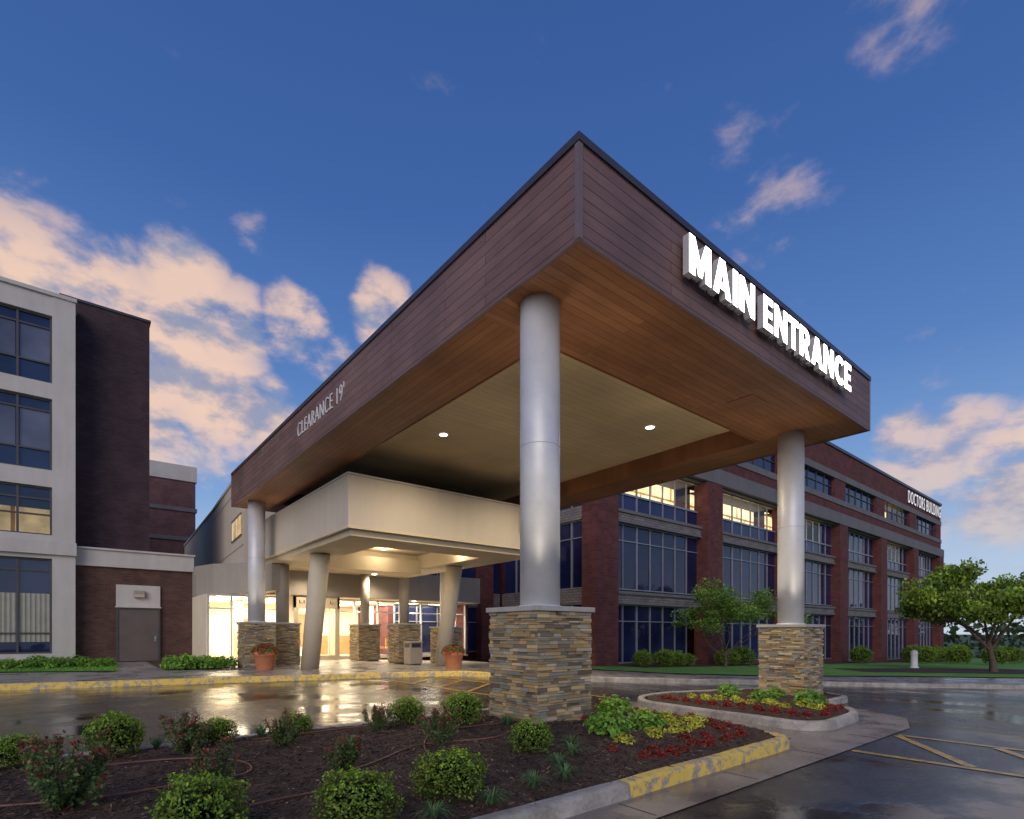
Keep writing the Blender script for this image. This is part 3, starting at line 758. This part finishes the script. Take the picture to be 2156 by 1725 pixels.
# ------------------------------------------------------------------ doctors building
db=empty('doctors_building')
pc=[16.7,27.0,37.5,48.1,58.5,69.2,79.7]; yD=14.3
red=MB(); cor=MB(); con=MB(); pan=MB(); gla=MB(); cle=MB(); mul=MB(); roo=MB(); dmu=MB()
for i,x in enumerate(pc): red.box(x-.88,x+.88,yD-.35,yD+.6,-3.2,10.79)
s0,s1=16.2,80.6
cor_z=[(2.9,3.6),(7.3,8.0)]
for k in range(6):
    a=pc[k]+.88; b=pc[k+1]-.88
    for (z0,z1) in cor_z:
        cor.box(a,b,yD+.12,yD+3.6,z0,z1); con.box(a,b,yD+.02,yD+.2,z1-.16,z1+.003); con.box(a,b,yD+.04,yD+.2,z0-.003,z0+.1)
    zg=g((a+b)/2)+.35
    red.box(a,b,yD+.1,yD+.7,-3.2,zg)
    n=7
    lit3=k in (0,1)
    part3={2:(0,5),4:(0,5)}.get(k,None)
    for (z0,z1,r) in ((zg,2.9,1),(3.7,7.3,2),(8.0,8.95,30),(9.0,10.7,3)):
        yy=yD+.42
        for j in range(n):
            xa=a+(b-a)*j/n; xb_=a+(b-a)*(j+1)/n; t1=U(-.006,.006); t2=U(-.006,.006)
            lit=(r==3 and (lit3 or (part3 and part3[0]<=j<part3[1]))) or (r==1 and k==0 and j==6)
            tgt=cle if lit else (pan if r==30 else gla)
            tgt.quad([(xa,yy+t1,z0),(xb_,yy+t2,z0),(xb_,yy+t2-t1,z1),(xa,yy-t2,z1)])
            if lit:
                roo.quad([(xa,yy+1.6,z0-.6 if r==3 else z0),(xb_,yy+1.6,z0-.6 if r==3 else z0),(xb_,yy+1.6,z1+.3),(xa,yy+1.6,z1+.3)])
            wv=.075 if j in (2,) else .035
            if j>0: mul.box(xa-wv/2,xa+wv/2,yy-.08,yy+.02,z0,z1)
        mul.box(a,b,yy-.085,yy+.02,z1-.06,z1)
        if r in(1,2): mul.box(a,b,yy-.085,yy+.02,z1-.95,z1-.90); mul.box(a,b,yy-.085,yy+.02,z0,z0+.06)
        if r==30: mul.box(a,b,yy-.085,yy+.02,z1-.0,z1+.05)
    con.box(a,b,yD+.0,yD+3.6,10.7,10.8)
con.box(s0,s1,yD-.38,yD+.5,10.8,11.75)
red.box(s0+.02,s1-.02,yD-.05,yD+3.6,11.751,12.6)
con.box(s0,s1,yD-.12,yD+3.6,12.601,13.05)
for k in range(6):
    a=pc[k]+1.2; b=pc[k+1]-1.2; pa=pc[k]-1.2 if k else s0
    red.box(max(s0+.02,pa),a,yD-.04,yD+3.6,13.051,14.8)
    yy=yD+.25; n=5
    for j in range(n):
        xa=a+(b-a)*j/n; xb_=a+(b-a)*(j+1)/n; t1=U(-.006,.006)
        lit=(k==4 and j in(0,1,2,3))
        (cle if lit else gla).quad([(xa,yy+t1,13.05),(xb_,yy-t1,13.05),(xb_,yy-t1,14.8),(xa,yy+t1,14.8)])
        if lit: roo.quad([(xa,yy+1.5,12.8),(xb_,yy+1.5,12.8),(xb_,yy+1.5,15),(xa,yy+1.5,15)])
        if j: dmu.box(xa-.03,xa+.03,yy-.08,yy+.02,13.05,14.8)
    dmu.box(a,b,yy-.08,yy+.02,14.0,14.05)
red.box(pc[6]-1.2,s1-.02,yD-.04,yD+3.6,13.051,14.8)
con.box(s0,s1,yD-.10,yD+3.6,14.801,15.35)
red.box(s0+.02,s1-.02,yD-.03,yD+3.6,15.351,17.35)
red.box(s1-.5,s1-.02,yD+.6,40,-3.2,17.34)
red.box(16.9,s1-.52,17.95,40,-3.2,17.2)
box('roof_cap',s0-.1,s1+.1,yD-.15,40.1,17.352,17.6,M['flash'],db)
xr=16.25; ys0,ys1=yD+.62,21.9; yS=22.0
for (z0,z1,r) in ((.2,2.9,1),(3.7,7.3,2),(8.0,8.95,30),(9.0,10.7,3)):
    n=6
    for j in range(n):
        a=ys0+(ys1-ys0)*j/n; b=ys0+(ys1-ys0)*(j+1)/n; t1=U(-.006,.006)
        (pan if r==30 else gla).quad([(xr+.1+t1,b,z0),(xr+.1-t1,a,z0),(xr+.1-t1,a,z1),(xr+.1+t1,b,z1)])
        mul.box(xr,xr+.12,a-.03,a+.03,z0,z1)
    for z in (z0,z1-.06)+((z1-.95,) if r<3 else ()): mul.box(xr-.005,xr+.12,ys0,ys1,z,z+.05)
for (z0,z1) in ((2.9,3.7),(7.3,8.0)): cor.box(xr-.15,xr+.6,ys0,ys1,z0,z1)
con.box(xr-.1,xr+.6,ys0,ys1,10.7,11.75); red.box(xr-.05,xr+.6,ys0,ys1,11.752,17.34); red.box(xr+.3,16.88,ys0,ys1,-3,10.69)
for (xa,xb_) in ((9.0,14.4),(15.3,16.2)):
    for (z0,z1,r) in ((.2,2.9,1),(3.7,7.3,2),(8.0,8.95,30),(9.0,10.7,3)):
        n=max(1,int((xb_-xa)/1.3))
        for j in range(n):
            a=xa+(xb_-xa)*j/n; b=xa+(xb_-xa)*(j+1)/n; t1=U(-.006,.006)
            (pan if r==30 else gla).quad([(a,yS+.3+t1,z0),(b,yS+.3-t1,z0),(b,yS+.3-t1,z1),(a,yS+.3+t1,z1)])
            mul.box(a-.03,a+.03,yS+.22,yS+.33,z0,z1)
        for z in (z0,z1-.06)+((z1-.95,) if r<3 else ()): mul.box(xa,xb_,yS+.215,yS+.33,z,z+.05)
for (z0,z1) in ((2.9,3.7),(7.3,8.0)): cor.box(9,16.1,yS+.1,yS+1,z0,z1)
con.box(9,16.1,yS-.05,yS+1,10.7,11.75); red.box(9,16.1,yS,yS+1,11.752,17.34); red.box(14.4,15.3,yS-.3,yS+.35,-.3,10.69)
red.box(9.0,16.3,yS+1.01,40,-1,17.3)
red.fin('brick_walls',M['redbrick'],db); cor.fin('block_spandrels',M['corbel'],db); con.fin('concrete_bands',M['bconc'],db)
pan.fin('spandrel_panels',M['panel'],db); gla.fin('windows',M['glass'],db); cle.fin('lit_windows',M['clear'],db)
mul.fin('mullions',M['mull'],db); dmu.fin('dark_mullions',M['dmull'],db); roo.fin('lit_rooms',M['room'],db)
ds=empty('doctors_building_sign')
text_obj('letters','DOCTORS BUILDING',1.35,13.0,(66.9,yD-.12,15.70),ROT_F,.06,0,[M['dbsign'],M['signside']],ds,1.2)
# ------------------------------------------------------------------ vegetation
def leaf(mb,c,n,size,col,asp=.55):
    n=n.normalized(); a=n.orthogonal().normalized(); a=Matrix.Rotation(U(0,6.28),3,n)@a; b=n.cross(a)
    l=size; w=size*asp; tip=n*size*U(-.2,.2)
    mb.quad([c-a*l*.5,c+b*w*.5+tip*.3,c+a*l*.5+tip,c-b*w*.5+tip*.3],col)
def rdir():
    while True:
        v=Vector((U(-1,1),U(-1,1),U(-1,1)))
        if .05<v.length<1: return v.normalized()
def boxwood(seed,n=4200):
    random.seed(seed); mb=MB()
    sx=U(.9,1.12)
    for _ in range(n):
        d=rdir()
        if d.z<-.75: continue
        n1_=noise.noise(d*2.1+Vector((seed*3.1,0,0))); n2_=noise.noise(d*5.5+Vector((0,seed*2.7,0)))
        lump=1+.26*n1_+.20*n2_
        rr=lump*(1-abs(random.gauss(0,.11))) if R()<.8 else lump*U(.55,.9)
        if R()<.10: rr*=U(1.03,1.18)
        p=d*rr; p.z*=.84; p.x*=sx
        nn=(d+rdir()*.9)
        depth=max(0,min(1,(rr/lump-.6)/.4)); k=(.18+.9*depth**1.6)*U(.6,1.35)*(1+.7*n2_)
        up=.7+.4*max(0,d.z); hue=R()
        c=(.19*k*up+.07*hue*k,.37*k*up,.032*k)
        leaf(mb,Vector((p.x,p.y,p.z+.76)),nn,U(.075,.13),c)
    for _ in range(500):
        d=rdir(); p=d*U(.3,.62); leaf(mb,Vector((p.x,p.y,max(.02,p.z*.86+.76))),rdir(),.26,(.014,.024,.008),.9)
    return mb.mesh('boxwood_leaves')
def rosebush(seed,n=2400):
    random.seed(seed); mb=MB()
    for _ in range(17):
        a=U(0,6.28); le=U(.75,1.25); sp=U(.2,.95)
        p0=Vector((U(-.1,.1),U(-.1,.1),0)); p3=Vector((math.cos(a)*sp,math.sin(a)*sp,le*U(.9,1.45)))
        pm=(p0+p3)*.5+Vector((math.cos(a)*.15,math.sin(a)*.15,-.05))
        pts=[p0,p0.lerp(pm,.6),pm,pm.lerp(p3,.55),p3]
        tube_into(mb,pts,[.022,.018,.014,.01,.006],5,(.09,.05,.03))
        for j in range(n//17):
            t=R()**.6; q=(p0.lerp(pm,t*2) if t<.5 else pm.lerp(p3,t*2-1)); q=q+rdir()*U(.02,.2)
            if q.z<.05: q.z=.05+R()*.2
            red=t>.87 or R()<.05; k=U(.5,1.25)
            c=(.28*k,.075*k,.06*k) if red and R()<.7 else (.12*k,.20*k,.06*k)
            leaf(mb,q,rdir()+Vector((0,0,.8)),U(.08,.15),c,.6)
    return mb.mesh('rose_leaves')
def tuft(seed,n=80):
    random.seed(seed); mb=MB()
    for _ in range(n):
        a=U(0,6.28); le=U(.6,1.1); h=U(.35,.85); w=U(.02,.035); d=Vector((math.cos(a),math.sin(a),0)); s=Vector((-d.y,d.x,0))
        prev=None; k=U(.6,1.2); c=(.13*k,.25*k,.10*k)
        for j in range(5):
            t=j/4; p=d*(le*t**1.15)+Vector((0,0,h*math.sin(min(1,t*1.1)*2.35)*.9+.02)); ww=w*(1-t*.9)
            cur=(p-s*ww,p+s*ww)
            if prev: mb.quad([prev[0],prev[1],cur[1],cur[0]],c)
            prev=cur
    return mb.mesh('grass_blades')
def leafy(seed,n,size,cf,flat=.7):
    random.seed(seed); mb=MB()
    for _ in range(n):
        d=rdir(); d.z=abs(d.z); lump=1+.3*noise.noise(d*2.2+Vector((seed,3,0)))
        rr=lump*U(.55,1.0); p=Vector((d.x*rr,d.y*rr,d.z*rr*flat+.08))
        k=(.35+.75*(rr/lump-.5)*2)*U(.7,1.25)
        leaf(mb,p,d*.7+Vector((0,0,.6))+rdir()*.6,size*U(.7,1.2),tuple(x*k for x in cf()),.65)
    return mb.mesh('foliage')
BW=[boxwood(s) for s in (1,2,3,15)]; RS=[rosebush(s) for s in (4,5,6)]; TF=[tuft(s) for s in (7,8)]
HO=[leafy(s,420,.26,lambda:(.18+.06*R(),.42,.05),.8) for s in (9,10)]
YE=[leafy(s,170,.34,lambda:(.64,.62+.06*R(),.08),.9) for s in (11,12)]
RD=[leafy(s,230,.34,lambda:random.choice(((.60,.04,.035),(.46,.03,.03),(.24,.03,.02),(.10,.07,.03))),1.0) for s in (13,14)]
random.seed(99)
def plant(name,meshes,x,y,r,z=None,hz=1.0):
    z=g(x)+mulch_h(x,y,1 if x<2.5 and y<3 else 0)-.01 if z is None else z
    o=addobj(name,random.choice(meshes),M['leaf']); o.location=(x,y,z); o.scale=(r*U(.92,1.1),r*U(.92,1.1),r*hz*U(.86,1.1)); o.rotation_euler=(0,0,U(0,6.28)); return o
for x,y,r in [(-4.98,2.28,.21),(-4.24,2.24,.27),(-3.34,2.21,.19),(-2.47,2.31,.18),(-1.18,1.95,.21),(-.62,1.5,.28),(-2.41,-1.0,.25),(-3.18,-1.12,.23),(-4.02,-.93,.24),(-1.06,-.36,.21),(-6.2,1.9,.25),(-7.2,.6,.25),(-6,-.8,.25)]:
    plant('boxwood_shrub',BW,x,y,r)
for x,y,r in [(-4.61,.32,.29),(-3.72,1.82,.26),(-3.76,.22,.21),(-2.87,1.5,.22),(-2.79,.17,.23),(-1.75,1.65,.22),(-1.56,.53,.25),(-4.75,1.6,.2),(-5.9,.3,.22)]:
    plant('rose_bush',RS,x,y,r)
for x,y in [(-.61,.2),(-1.77,-1.21),(-1.39,-1.17),(-.86,-.73),(-2.26,-1.3),(-2.75,-1.33),(-3.04,-.8),(-.49,-.35),(-2.86,2.35),(-.3,.95),(-2.33,1.01),(-3.88,2.4),(-1.2,-.9)]:
    plant('lilyturf_plant',TF,x,y,U(.16,.21))
for x,y,r in [(.30,-.19,.27),(1.05,-.15,.26),(1.65,.85,.26),(.75,.35,.18)]: plant('hydrangea_plant',HO,x,y,r,None,1.15)
for x,y in [(0.04,-.62),(.53,-.69),(.92,-.65),(1.15,-.64),(1.40,-.645),(1.72,-.49),(1.78,-.28),(1.59,-.13),(1.85,.1),(1.35,-.35),(.72,-.5),(1.9,.5),(1.9,1.2)]: plant('yellow_coleus',YE,x,y,U(.10,.125))
for x,y in [(-.37,-.82),(-.29,-1.146),(-.125,-1.18),(.03,-1.0),(.146,-1.157),(.4,-1.12),(.624,-1.1),(.82,-1.15),(1.0,-1.08),(1.2,-1.16),(1.4,-1.1),(1.6,-1.12),(1.82,-.98),(1.93,-.75),(1.97,-.5),(2.0,-.2),(2.03,.1),(2.05,.45),(2.08,.8),(2.1,1.15),(2.12,1.5),(1.25,1.3),(.9,.75),(1.3,1.7),(1.62,-.85),(1.2,-.88),(.75,-.9),(1.75,-.7)]: plant('red_begonia',RD,x,y,U(.06,.095))
for x,y,r in [(5.82,1.36,.24),(5.4,.47,.27),(5.32,-.4,.28),(6.9,.9,.2)]: plant('hydrangea_plant',HO,x,y,r,None,1.15)
for k in range(13):
    t=k/12; plant('yellow_coleus',YE,4.7+.15*math.sin(k*2)+.2*t,1.5-2.3*t,U(.1,.14))
for k in range(20):
    t=k/19; plant('red_begonia',RD,4.15+.12*math.sin(k*3)-.1*t,1.75-2.6*t,U(.07,.10))
for k in range(9): plant('red_begonia',RD,4.3+k*.17,-1.02+.03*k,U(.07,.10))
for k in range(8): plant('red_begonia',RD,5.6+k*.2,-.55+.12*k,U(.07,.10))
for x,y,r in [(20.1,12.9,.55),(21.3,13.0,.5),(22.4,13.0,.5),(26,12.6,.7),(28.2,12.8,.75),(47,12.3,.95),(60,12.0,1.1),(63,11.5,1.1),(66,11.2,1.1),(70,10.5,1.2),(56.5,10.2,1.0),(60,8.4,1.0),(62,6.2,1.1),(18.6,13.2,.5),(72,6.5,1.2),(75,4,1.2)]:
    plant('round_shrub',BW,x,y,r,g(x)+.15)
for k in range(16): plant('hosta_plant',HO,-7.6+k*.27,20.6+.5*math.sin(k*1.7)-.12*k*.5,U(.3,.45),.15,1.1)
for k in range(14): plant('hosta_plant',HO,-1.9+.24*(k%7)+U(-.1,.1),16.6+1.0*(k//7)+U(-.3,.3)-.1*(k%7),U(.32,.45),.15,1.2)
for k in range(8): plant('hosta_plant',HO,8.6+k*.4,11.6+U(-.3,.3),U(.25,.35),g(10)+.13,.8)

def hose(pts):
    cu=bpy.data.curves.new('drip_hose','CURVE'); cu.dimensions='3D'; sp=cu.splines.new('NURBS'); sp.points.add(len(pts)-1); sp.use_endpoint_u=True; sp.order_u=4
    for i,(x,y) in enumerate(pts): sp.points[i].co=(x,y,mulch_h(x,y)+.018,1)
    cu.bevel_depth=.0085; cu.materials.append(M['hose']); o=bpy.data.objects.new('drip_hose',cu); C.objects.link(o)
hose([(-5.6,.9),(-5.0,.6),(-4.4,.35),(-3.9,.5),(-3.5,.3),(-3.3,.75),(-3.5,1.3),(-4.1,1.6),(-4.5,1.5)])
hose([(-3.1,-.9),(-3.2,-.5),(-3.05,-.1),(-2.6,.1),(-2.2,.35),(-1.8,.7),(-1.3,.5),(-.9,.3),(-.5,.6)])
hose([(-2.4,-.6),(-2.1,-.4),(-2.0,.1),(-1.5,1.0),(-1.1,1.2),(-.3,1.1)])
hose([(-4.9,-.2),(-4.3,-.3),(-3.7,-.6),(-3.4,-.3),(-2.9,-.5)])
hose([(-3.0,2.2),(-2.2,2.0),(-1.5,2.2),(-.6,2.1)])

def tree(name,x,y,h,spread,tr,seed,nleaf,ls,cols,flat=.45,lean=(0,0),low=.35,cl=.17,t0=.6,t1=1.25):
    random.seed(seed); z0=g(x)+.1; e=empty(name,(x,y,z0)); wood=MB(); lv=MB(); tips=[]
    def limb(p,d,l,r,depth):
        pts=[p]; q=p.copy(); dd=d.normalized(); n=5
        for i in range(n):
            dd=(dd+rdir()*.22+Vector((0,0,.05))).normalized(); q=q+dd*l/n; pts.append(q.copy())
        tube_into(wood,pts,[r*(1-.5*i/n) for i in range(n+1)],7)
        if depth==0: tips.append(q); tips.append(pts[3]); return
        for k in range(3):
            t=pts[random.choice((3,4,5))] if k else pts[5]
            nd_=(dd*.7+rdir()*.8+Vector((0,0,.1))).normalized(); nd_.z=abs(nd_.z)*flat*1.4
            limb(t,nd_,l*U(.6,.8),r*.5,depth-1)
    base=Vector((0,0,0)); f=Vector((lean[0],lean[1],h*low))
    tp=[base,base.lerp(f,.35)+Vector((.06*h*.3,0,0)),base.lerp(f,.7),f]
    tube_into(wood,tp,[tr*1.35,tr,tr*.9,tr*.8],10)
    nl=5
    for i in range(nl):
        a=6.28*i/nl+U(-.3,.3); d=Vector((math.cos(a)*1.0,math.sin(a)*1.0,U(.5,1.1)))
        limb(f if i%2 else tp[2],d,spread*U(.42,.58),tr*.55,2)
    limb(f,Vector((0,0,1)),h*.3,tr*.5,2)
    mz=max(t.z for t in tips); k=(h*.93)/mz
    per=nleaf//len(tips)
    for t in tips:
        sz=U(.7,1.25)*spread*cl; tone=U(t0,t1)
        for _ in range(per):
            q=rdir()*(R()**.45)*sz; q.z*=.6
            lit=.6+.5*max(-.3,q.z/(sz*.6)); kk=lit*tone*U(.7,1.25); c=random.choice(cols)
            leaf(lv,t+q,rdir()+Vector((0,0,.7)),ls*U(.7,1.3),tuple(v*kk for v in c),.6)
    for mb_,nm,mt in ((wood,'trunk_and_limbs',M['bark']),(lv,'foliage',M['leaf'])):
        me=mb_.mesh(nm,nm!='foliage'); o=bpy.data.objects.new(nm,me); me.materials.append(mt); C.objects.link(o); o.parent=e; o.scale=(1,1,k)
    return e
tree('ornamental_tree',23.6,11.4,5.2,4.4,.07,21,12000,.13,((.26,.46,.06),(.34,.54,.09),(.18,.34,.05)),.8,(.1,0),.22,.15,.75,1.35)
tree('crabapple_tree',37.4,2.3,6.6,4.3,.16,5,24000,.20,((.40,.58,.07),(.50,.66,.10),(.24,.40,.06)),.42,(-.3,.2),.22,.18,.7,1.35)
tree('distant_tree',78,-2,7.5,5,.2,6,6000,.35,((.08,.14,.04),(.10,.17,.05)),.6)
random.seed(5); dtm=MB()
for k in range(110):
    s=U(92,210); t_=-s*.65+U(-10,100); c0=Vector((s,t_,g(s))); hh=U(5,9.5); rr=U(3,6)
    for _ in range(170):
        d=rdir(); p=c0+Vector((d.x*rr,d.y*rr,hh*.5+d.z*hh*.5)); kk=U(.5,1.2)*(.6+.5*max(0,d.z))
        leaf(dtm,p,rdir(),U(.6,1.2),(.10*kk,.15*kk,.06*kk),.8)
dtm.fin('distant_treeline',M['leaf'])

random.seed(8); gb=MB()
for _ in range(9000):
    x=U(-9,-3.3); y=U(16.7,22.5)
    if y<16.6+(-3.4-x)*.57+.1: continue
    a=U(0,6.28); hh=U(.04,.09); k=U(.7,1.3)
    gb.quad([(x,y,.15),(x+.02*math.cos(a),y+.02*math.sin(a),.15),(x+.03*math.cos(a+1),y+.03*math.sin(a+1),.15+hh)],(.16*k,.36*k,.045*k))
gb.fin('lawn_grass',M['leaf'])

# ------------------------------------------------------------------ pots, trash can, bollard
def pot(x,y,z):
    e=empty('flower_pot',(x,y,z))
    lathe('pot',[(.0,0),(.24,0),(.25,.02),(.33,.46),(.35,.47),(.375,.48),(.375,.60),(.35,.61),(.33,.60),(.31,.5),(0,.5)],(x,y,z),M['terra'],e)
    random.seed(int(x*10)); mb=MB()
    for _ in range(800):
        d=rdir(); d.z=abs(d.z); p=Vector((x+d.x*.38,y+d.y*.38,z+.56+d.z*.28))+rdir()*.05
        r=R()<.35; k=U(.6,1.2); leaf(mb,p,d+rdir()*.5,U(.05,.09),((.6*k,.03*k,.025*k) if r else (.08*k,.2*k,.04*k)),.7)
    mb.fin('red_flowers',M['leaf'],e)
pot(.36,14.4,.13); pot(5.7,11.4,.09)
tc=empty('trash_can',(5.9,14.6,.09)); X,Y,Z=5.9,14.6,.09
box('body',X-.27,X+.27,Y-.27,Y+.27,Z+.04,Z+.68,M['tan'],tc,.02); box('foot',X-.22,X+.22,Y-.22,Y+.22,Z,Z+.039,M['black'],tc)
box('band',X-.25,X+.25,Y-.25,Y+.25,Z+.682,Z+.84,M['black'],tc)
box('lid',X-.29,X+.29,Y-.29,Y+.29,Z+.842,Z+.93,M['tan'],tc,.03)
for (sx,sy) in ((-.26,-.26),(.2,-.26),(-.26,.2),(.2,.2)): box('lid_post',X+sx,X+sx+.06,Y+sy,Y+sy+.06,Z+.683,Z+.841,M['tan'],tc)
bo=(38.7,6.5,g(38.7)+.15)
bl_=empty('bollard',bo); lathe('post',[(.26,0),(.26,.08),(.2,.1),(.2,.92),(.215,.94),(.215,1.0),(.19,1.1),(.12,1.19),(0,1.22)],bo,M['white'],bl_)

# ------------------------------------------------------------------ world
HEAD=math.radians(39.28)
def skydir(az,el):
    a=HEAD+math.radians(az); e=math.radians(el); return Vector((math.sin(a)*math.cos(e),math.cos(a)*math.cos(e),math.sin(e)))
sun_dir=Vector((-.72,-.62,.42)).normalized()
w=bpy.data.worlds.new('World'); bpy.context.scene.world=w; w.use_nodes=True; nt=w.node_tree; nt.nodes.clear()
out=nd(nt,'ShaderNodeOutputWorld'); bg=nd(nt,'ShaderNodeBackground'); link(nt,bg.outputs[0],out.inputs['Surface'])
tc_=nd(nt,'ShaderNodeTexCoord'); vec=tc_.outputs['Generated']
sky=nd(nt,'ShaderNodeTexSky',sky_type='NISHITA'); sky.sun_disc=False; sky.sun_elevation=math.radians(3); sky.sun_rotation=math.atan2(sun_dir.x,sun_dir.y)
sky.ozone_density=3
sep=nd(nt,'ShaderNodeSeparateXYZ'); link(nt,vec,sep.inputs[0])
base=ramp(nt,sep.outputs[2],[(0.0,(.56,.64,.74)),(.10,(.42,.53,.72)),(.22,(.20,.34,.62)),(.40,(.090,.195,.47)),(.60,(.046,.118,.355)),(.9,(.026,.072,.25))])
nish=mix(nt,1.0,sky.outputs[0],(.03,.03,.03),'MULTIPLY')
skyc=mix(nt,1.0,base,nish,'ADD')
# (azimuth, elevation, angular radius, amount)
blobs=[(-42,23.5,8,1.0),(-37,24,7,1.0),(-33,23.5,7,1.0),(-38,19,9,1.0),(-30,24.5,5.5,.95),(-28.5,21,5.5,1.0),(-25,20.5,4,.9),(-31,28.5,4.2,.95),(-27.5,27,4,.85),(-36,28.5,3,.6),(-40,29,3.5,.6),(-45,20,9,1.0),(-42,31.5,2.5,.45),(-29,17.5,5,.7),(-25,17,4,.6),
       (-21.5,27.8,3.8,.95),(-19,25.8,3.0,.8),(-23.5,26.8,2.2,.7),(-25.3,33.5,2.0,.42),(-13.5,30,3.6,.9),(-11,28,2.8,.7),(-20,22.5,2.5,.45),
       (22.9,38.0,5,.36),(25.5,35,4,.44),(20,40.5,5,.26),(29,35,3,.35),(-4,43,6,.15),(-14,52,4,.14),(40,15,4,.72),(36,16.5,2.6,.7),(44,12,6,.95),(37,11.5,5,.8),(38,22,3,.28),(36,43,4,.35),(43,7,6,.5),(42,10,4,.9),(-18,14,5,.35),(-16,20,4,.3),
       (110,25,20,.6),(-110,25,20,.6)]
acc=None
for az,el,rad,wt in blobs:
    d=skydir(az,el); vm=nd(nt,'ShaderNodeVectorMath',operation='DOT_PRODUCT'); link(nt,vec,vm.inputs[0]); vm.inputs[1].default_value=d
    mr=nd(nt,'ShaderNodeMapRange',interpolation_type='SMOOTHSTEP'); link(nt,vm.outputs['Value'],mr.inputs['Value'])
    mr.inputs['From Min'].default_value=math.cos(math.radians(rad*1.2)); mr.inputs['From Max'].default_value=math.cos(math.radians(rad*.3))
    mr.inputs['To Min'].default_value=0; mr.inputs['To Max'].default_value=wt
    acc=mr.outputs[0] if acc is None else math_n(nt,'MAXIMUM',acc,mr.outputs[0])
def cnoise(off,sc_=9.0,det=10,ro=.58):
    mp=nd(nt,'ShaderNodeMapping'); mp.inputs['Scale'].default_value=(1,1,1.7); mp.inputs['Location'].default_value=off; link(nt,vec,mp.inputs['Vector'])
    n=nd(nt,'ShaderNodeTexNoise'); n.inputs['Scale'].default_value=sc_; n.inputs['Detail'].default_value=det; n.inputs['Roughness'].default_value=ro; n.inputs['Distortion'].default_value=.15
    link(nt,mp.outputs[0],n.inputs['Vector']); return n.outputs['Fac']
n1=cnoise((0,0,0)); n2=cnoise((.015,.012,-.05))
dens=math_n(nt,'ADD',n1,math_n(nt,'MULTIPLY',acc,.46))
mr=nd(nt,'ShaderNodeMapRange',interpolation_type='SMOOTHSTEP'); link(nt,dens,mr.inputs['Value']); mr.inputs['From Min'].default_value=.65; mr.inputs['From Max'].default_value=.92
alpha=math_n(nt,'MULTIPLY',mr.outputs[0],math_n(nt,'ADD',math_n(nt,'MULTIPLY',acc,.75),.18),clamp=True)
sh_=math_n(nt,'SUBTRACT',n1,n2)
shade=nd(nt,'ShaderNodeMapRange',interpolation_type='SMOOTHSTEP'); link(nt,sh_,shade.inputs['Value']); shade.inputs['From Min'].default_value=-.15; shade.inputs['From Max'].default_value=.10
low=nd(nt,'ShaderNodeMapRange',interpolation_type='SMOOTHSTEP'); link(nt,sep.outputs[2],low.inputs['Value']); low.inputs['From Min'].default_value=.10; low.inputs['From Max'].default_value=.32
litc=mix(nt,low.outputs[0],(.62,.55,.55),(.90,.63,.49))
cc=mix(nt,shade.outputs[0],(.34,.35,.46),litc)
fin=mix(nt,alpha,skyc,cc)
link(nt,fin,bg.inputs['Color']); bg.inputs['Strength'].default_value=1.0

sun=bpy.data.lights.new('sun','SUN'); sun.energy=1.65; sun.angle=math.radians(45); sun.color=(1,.87,.76)
so=bpy.data.objects.new('sun',sun); so.rotation_euler=(-sun_dir).to_track_quat('-Z','Y').to_euler(); so.location=(-20,-20,30); C.objects.link(so)

# ------------------------------------------------------------------ camera
cd=bpy.data.cameras.new('camera'); co=bpy.data.objects.new('camera',cd); C.objects.link(co)
co.location=(-4.592,-4.384,1.35); co.rotation_euler=(math.radians(90),0,-HEAD)
cd.sensor_width=36; cd.lens=19.035; cd.shift_y=.218; cd.clip_end=3000; cd.clip_start=.05
sc=bpy.context.scene; sc.camera=co
sc.view_settings.view_transform='Standard'; sc.view_settings.look='None'; sc.view_settings.exposure=0
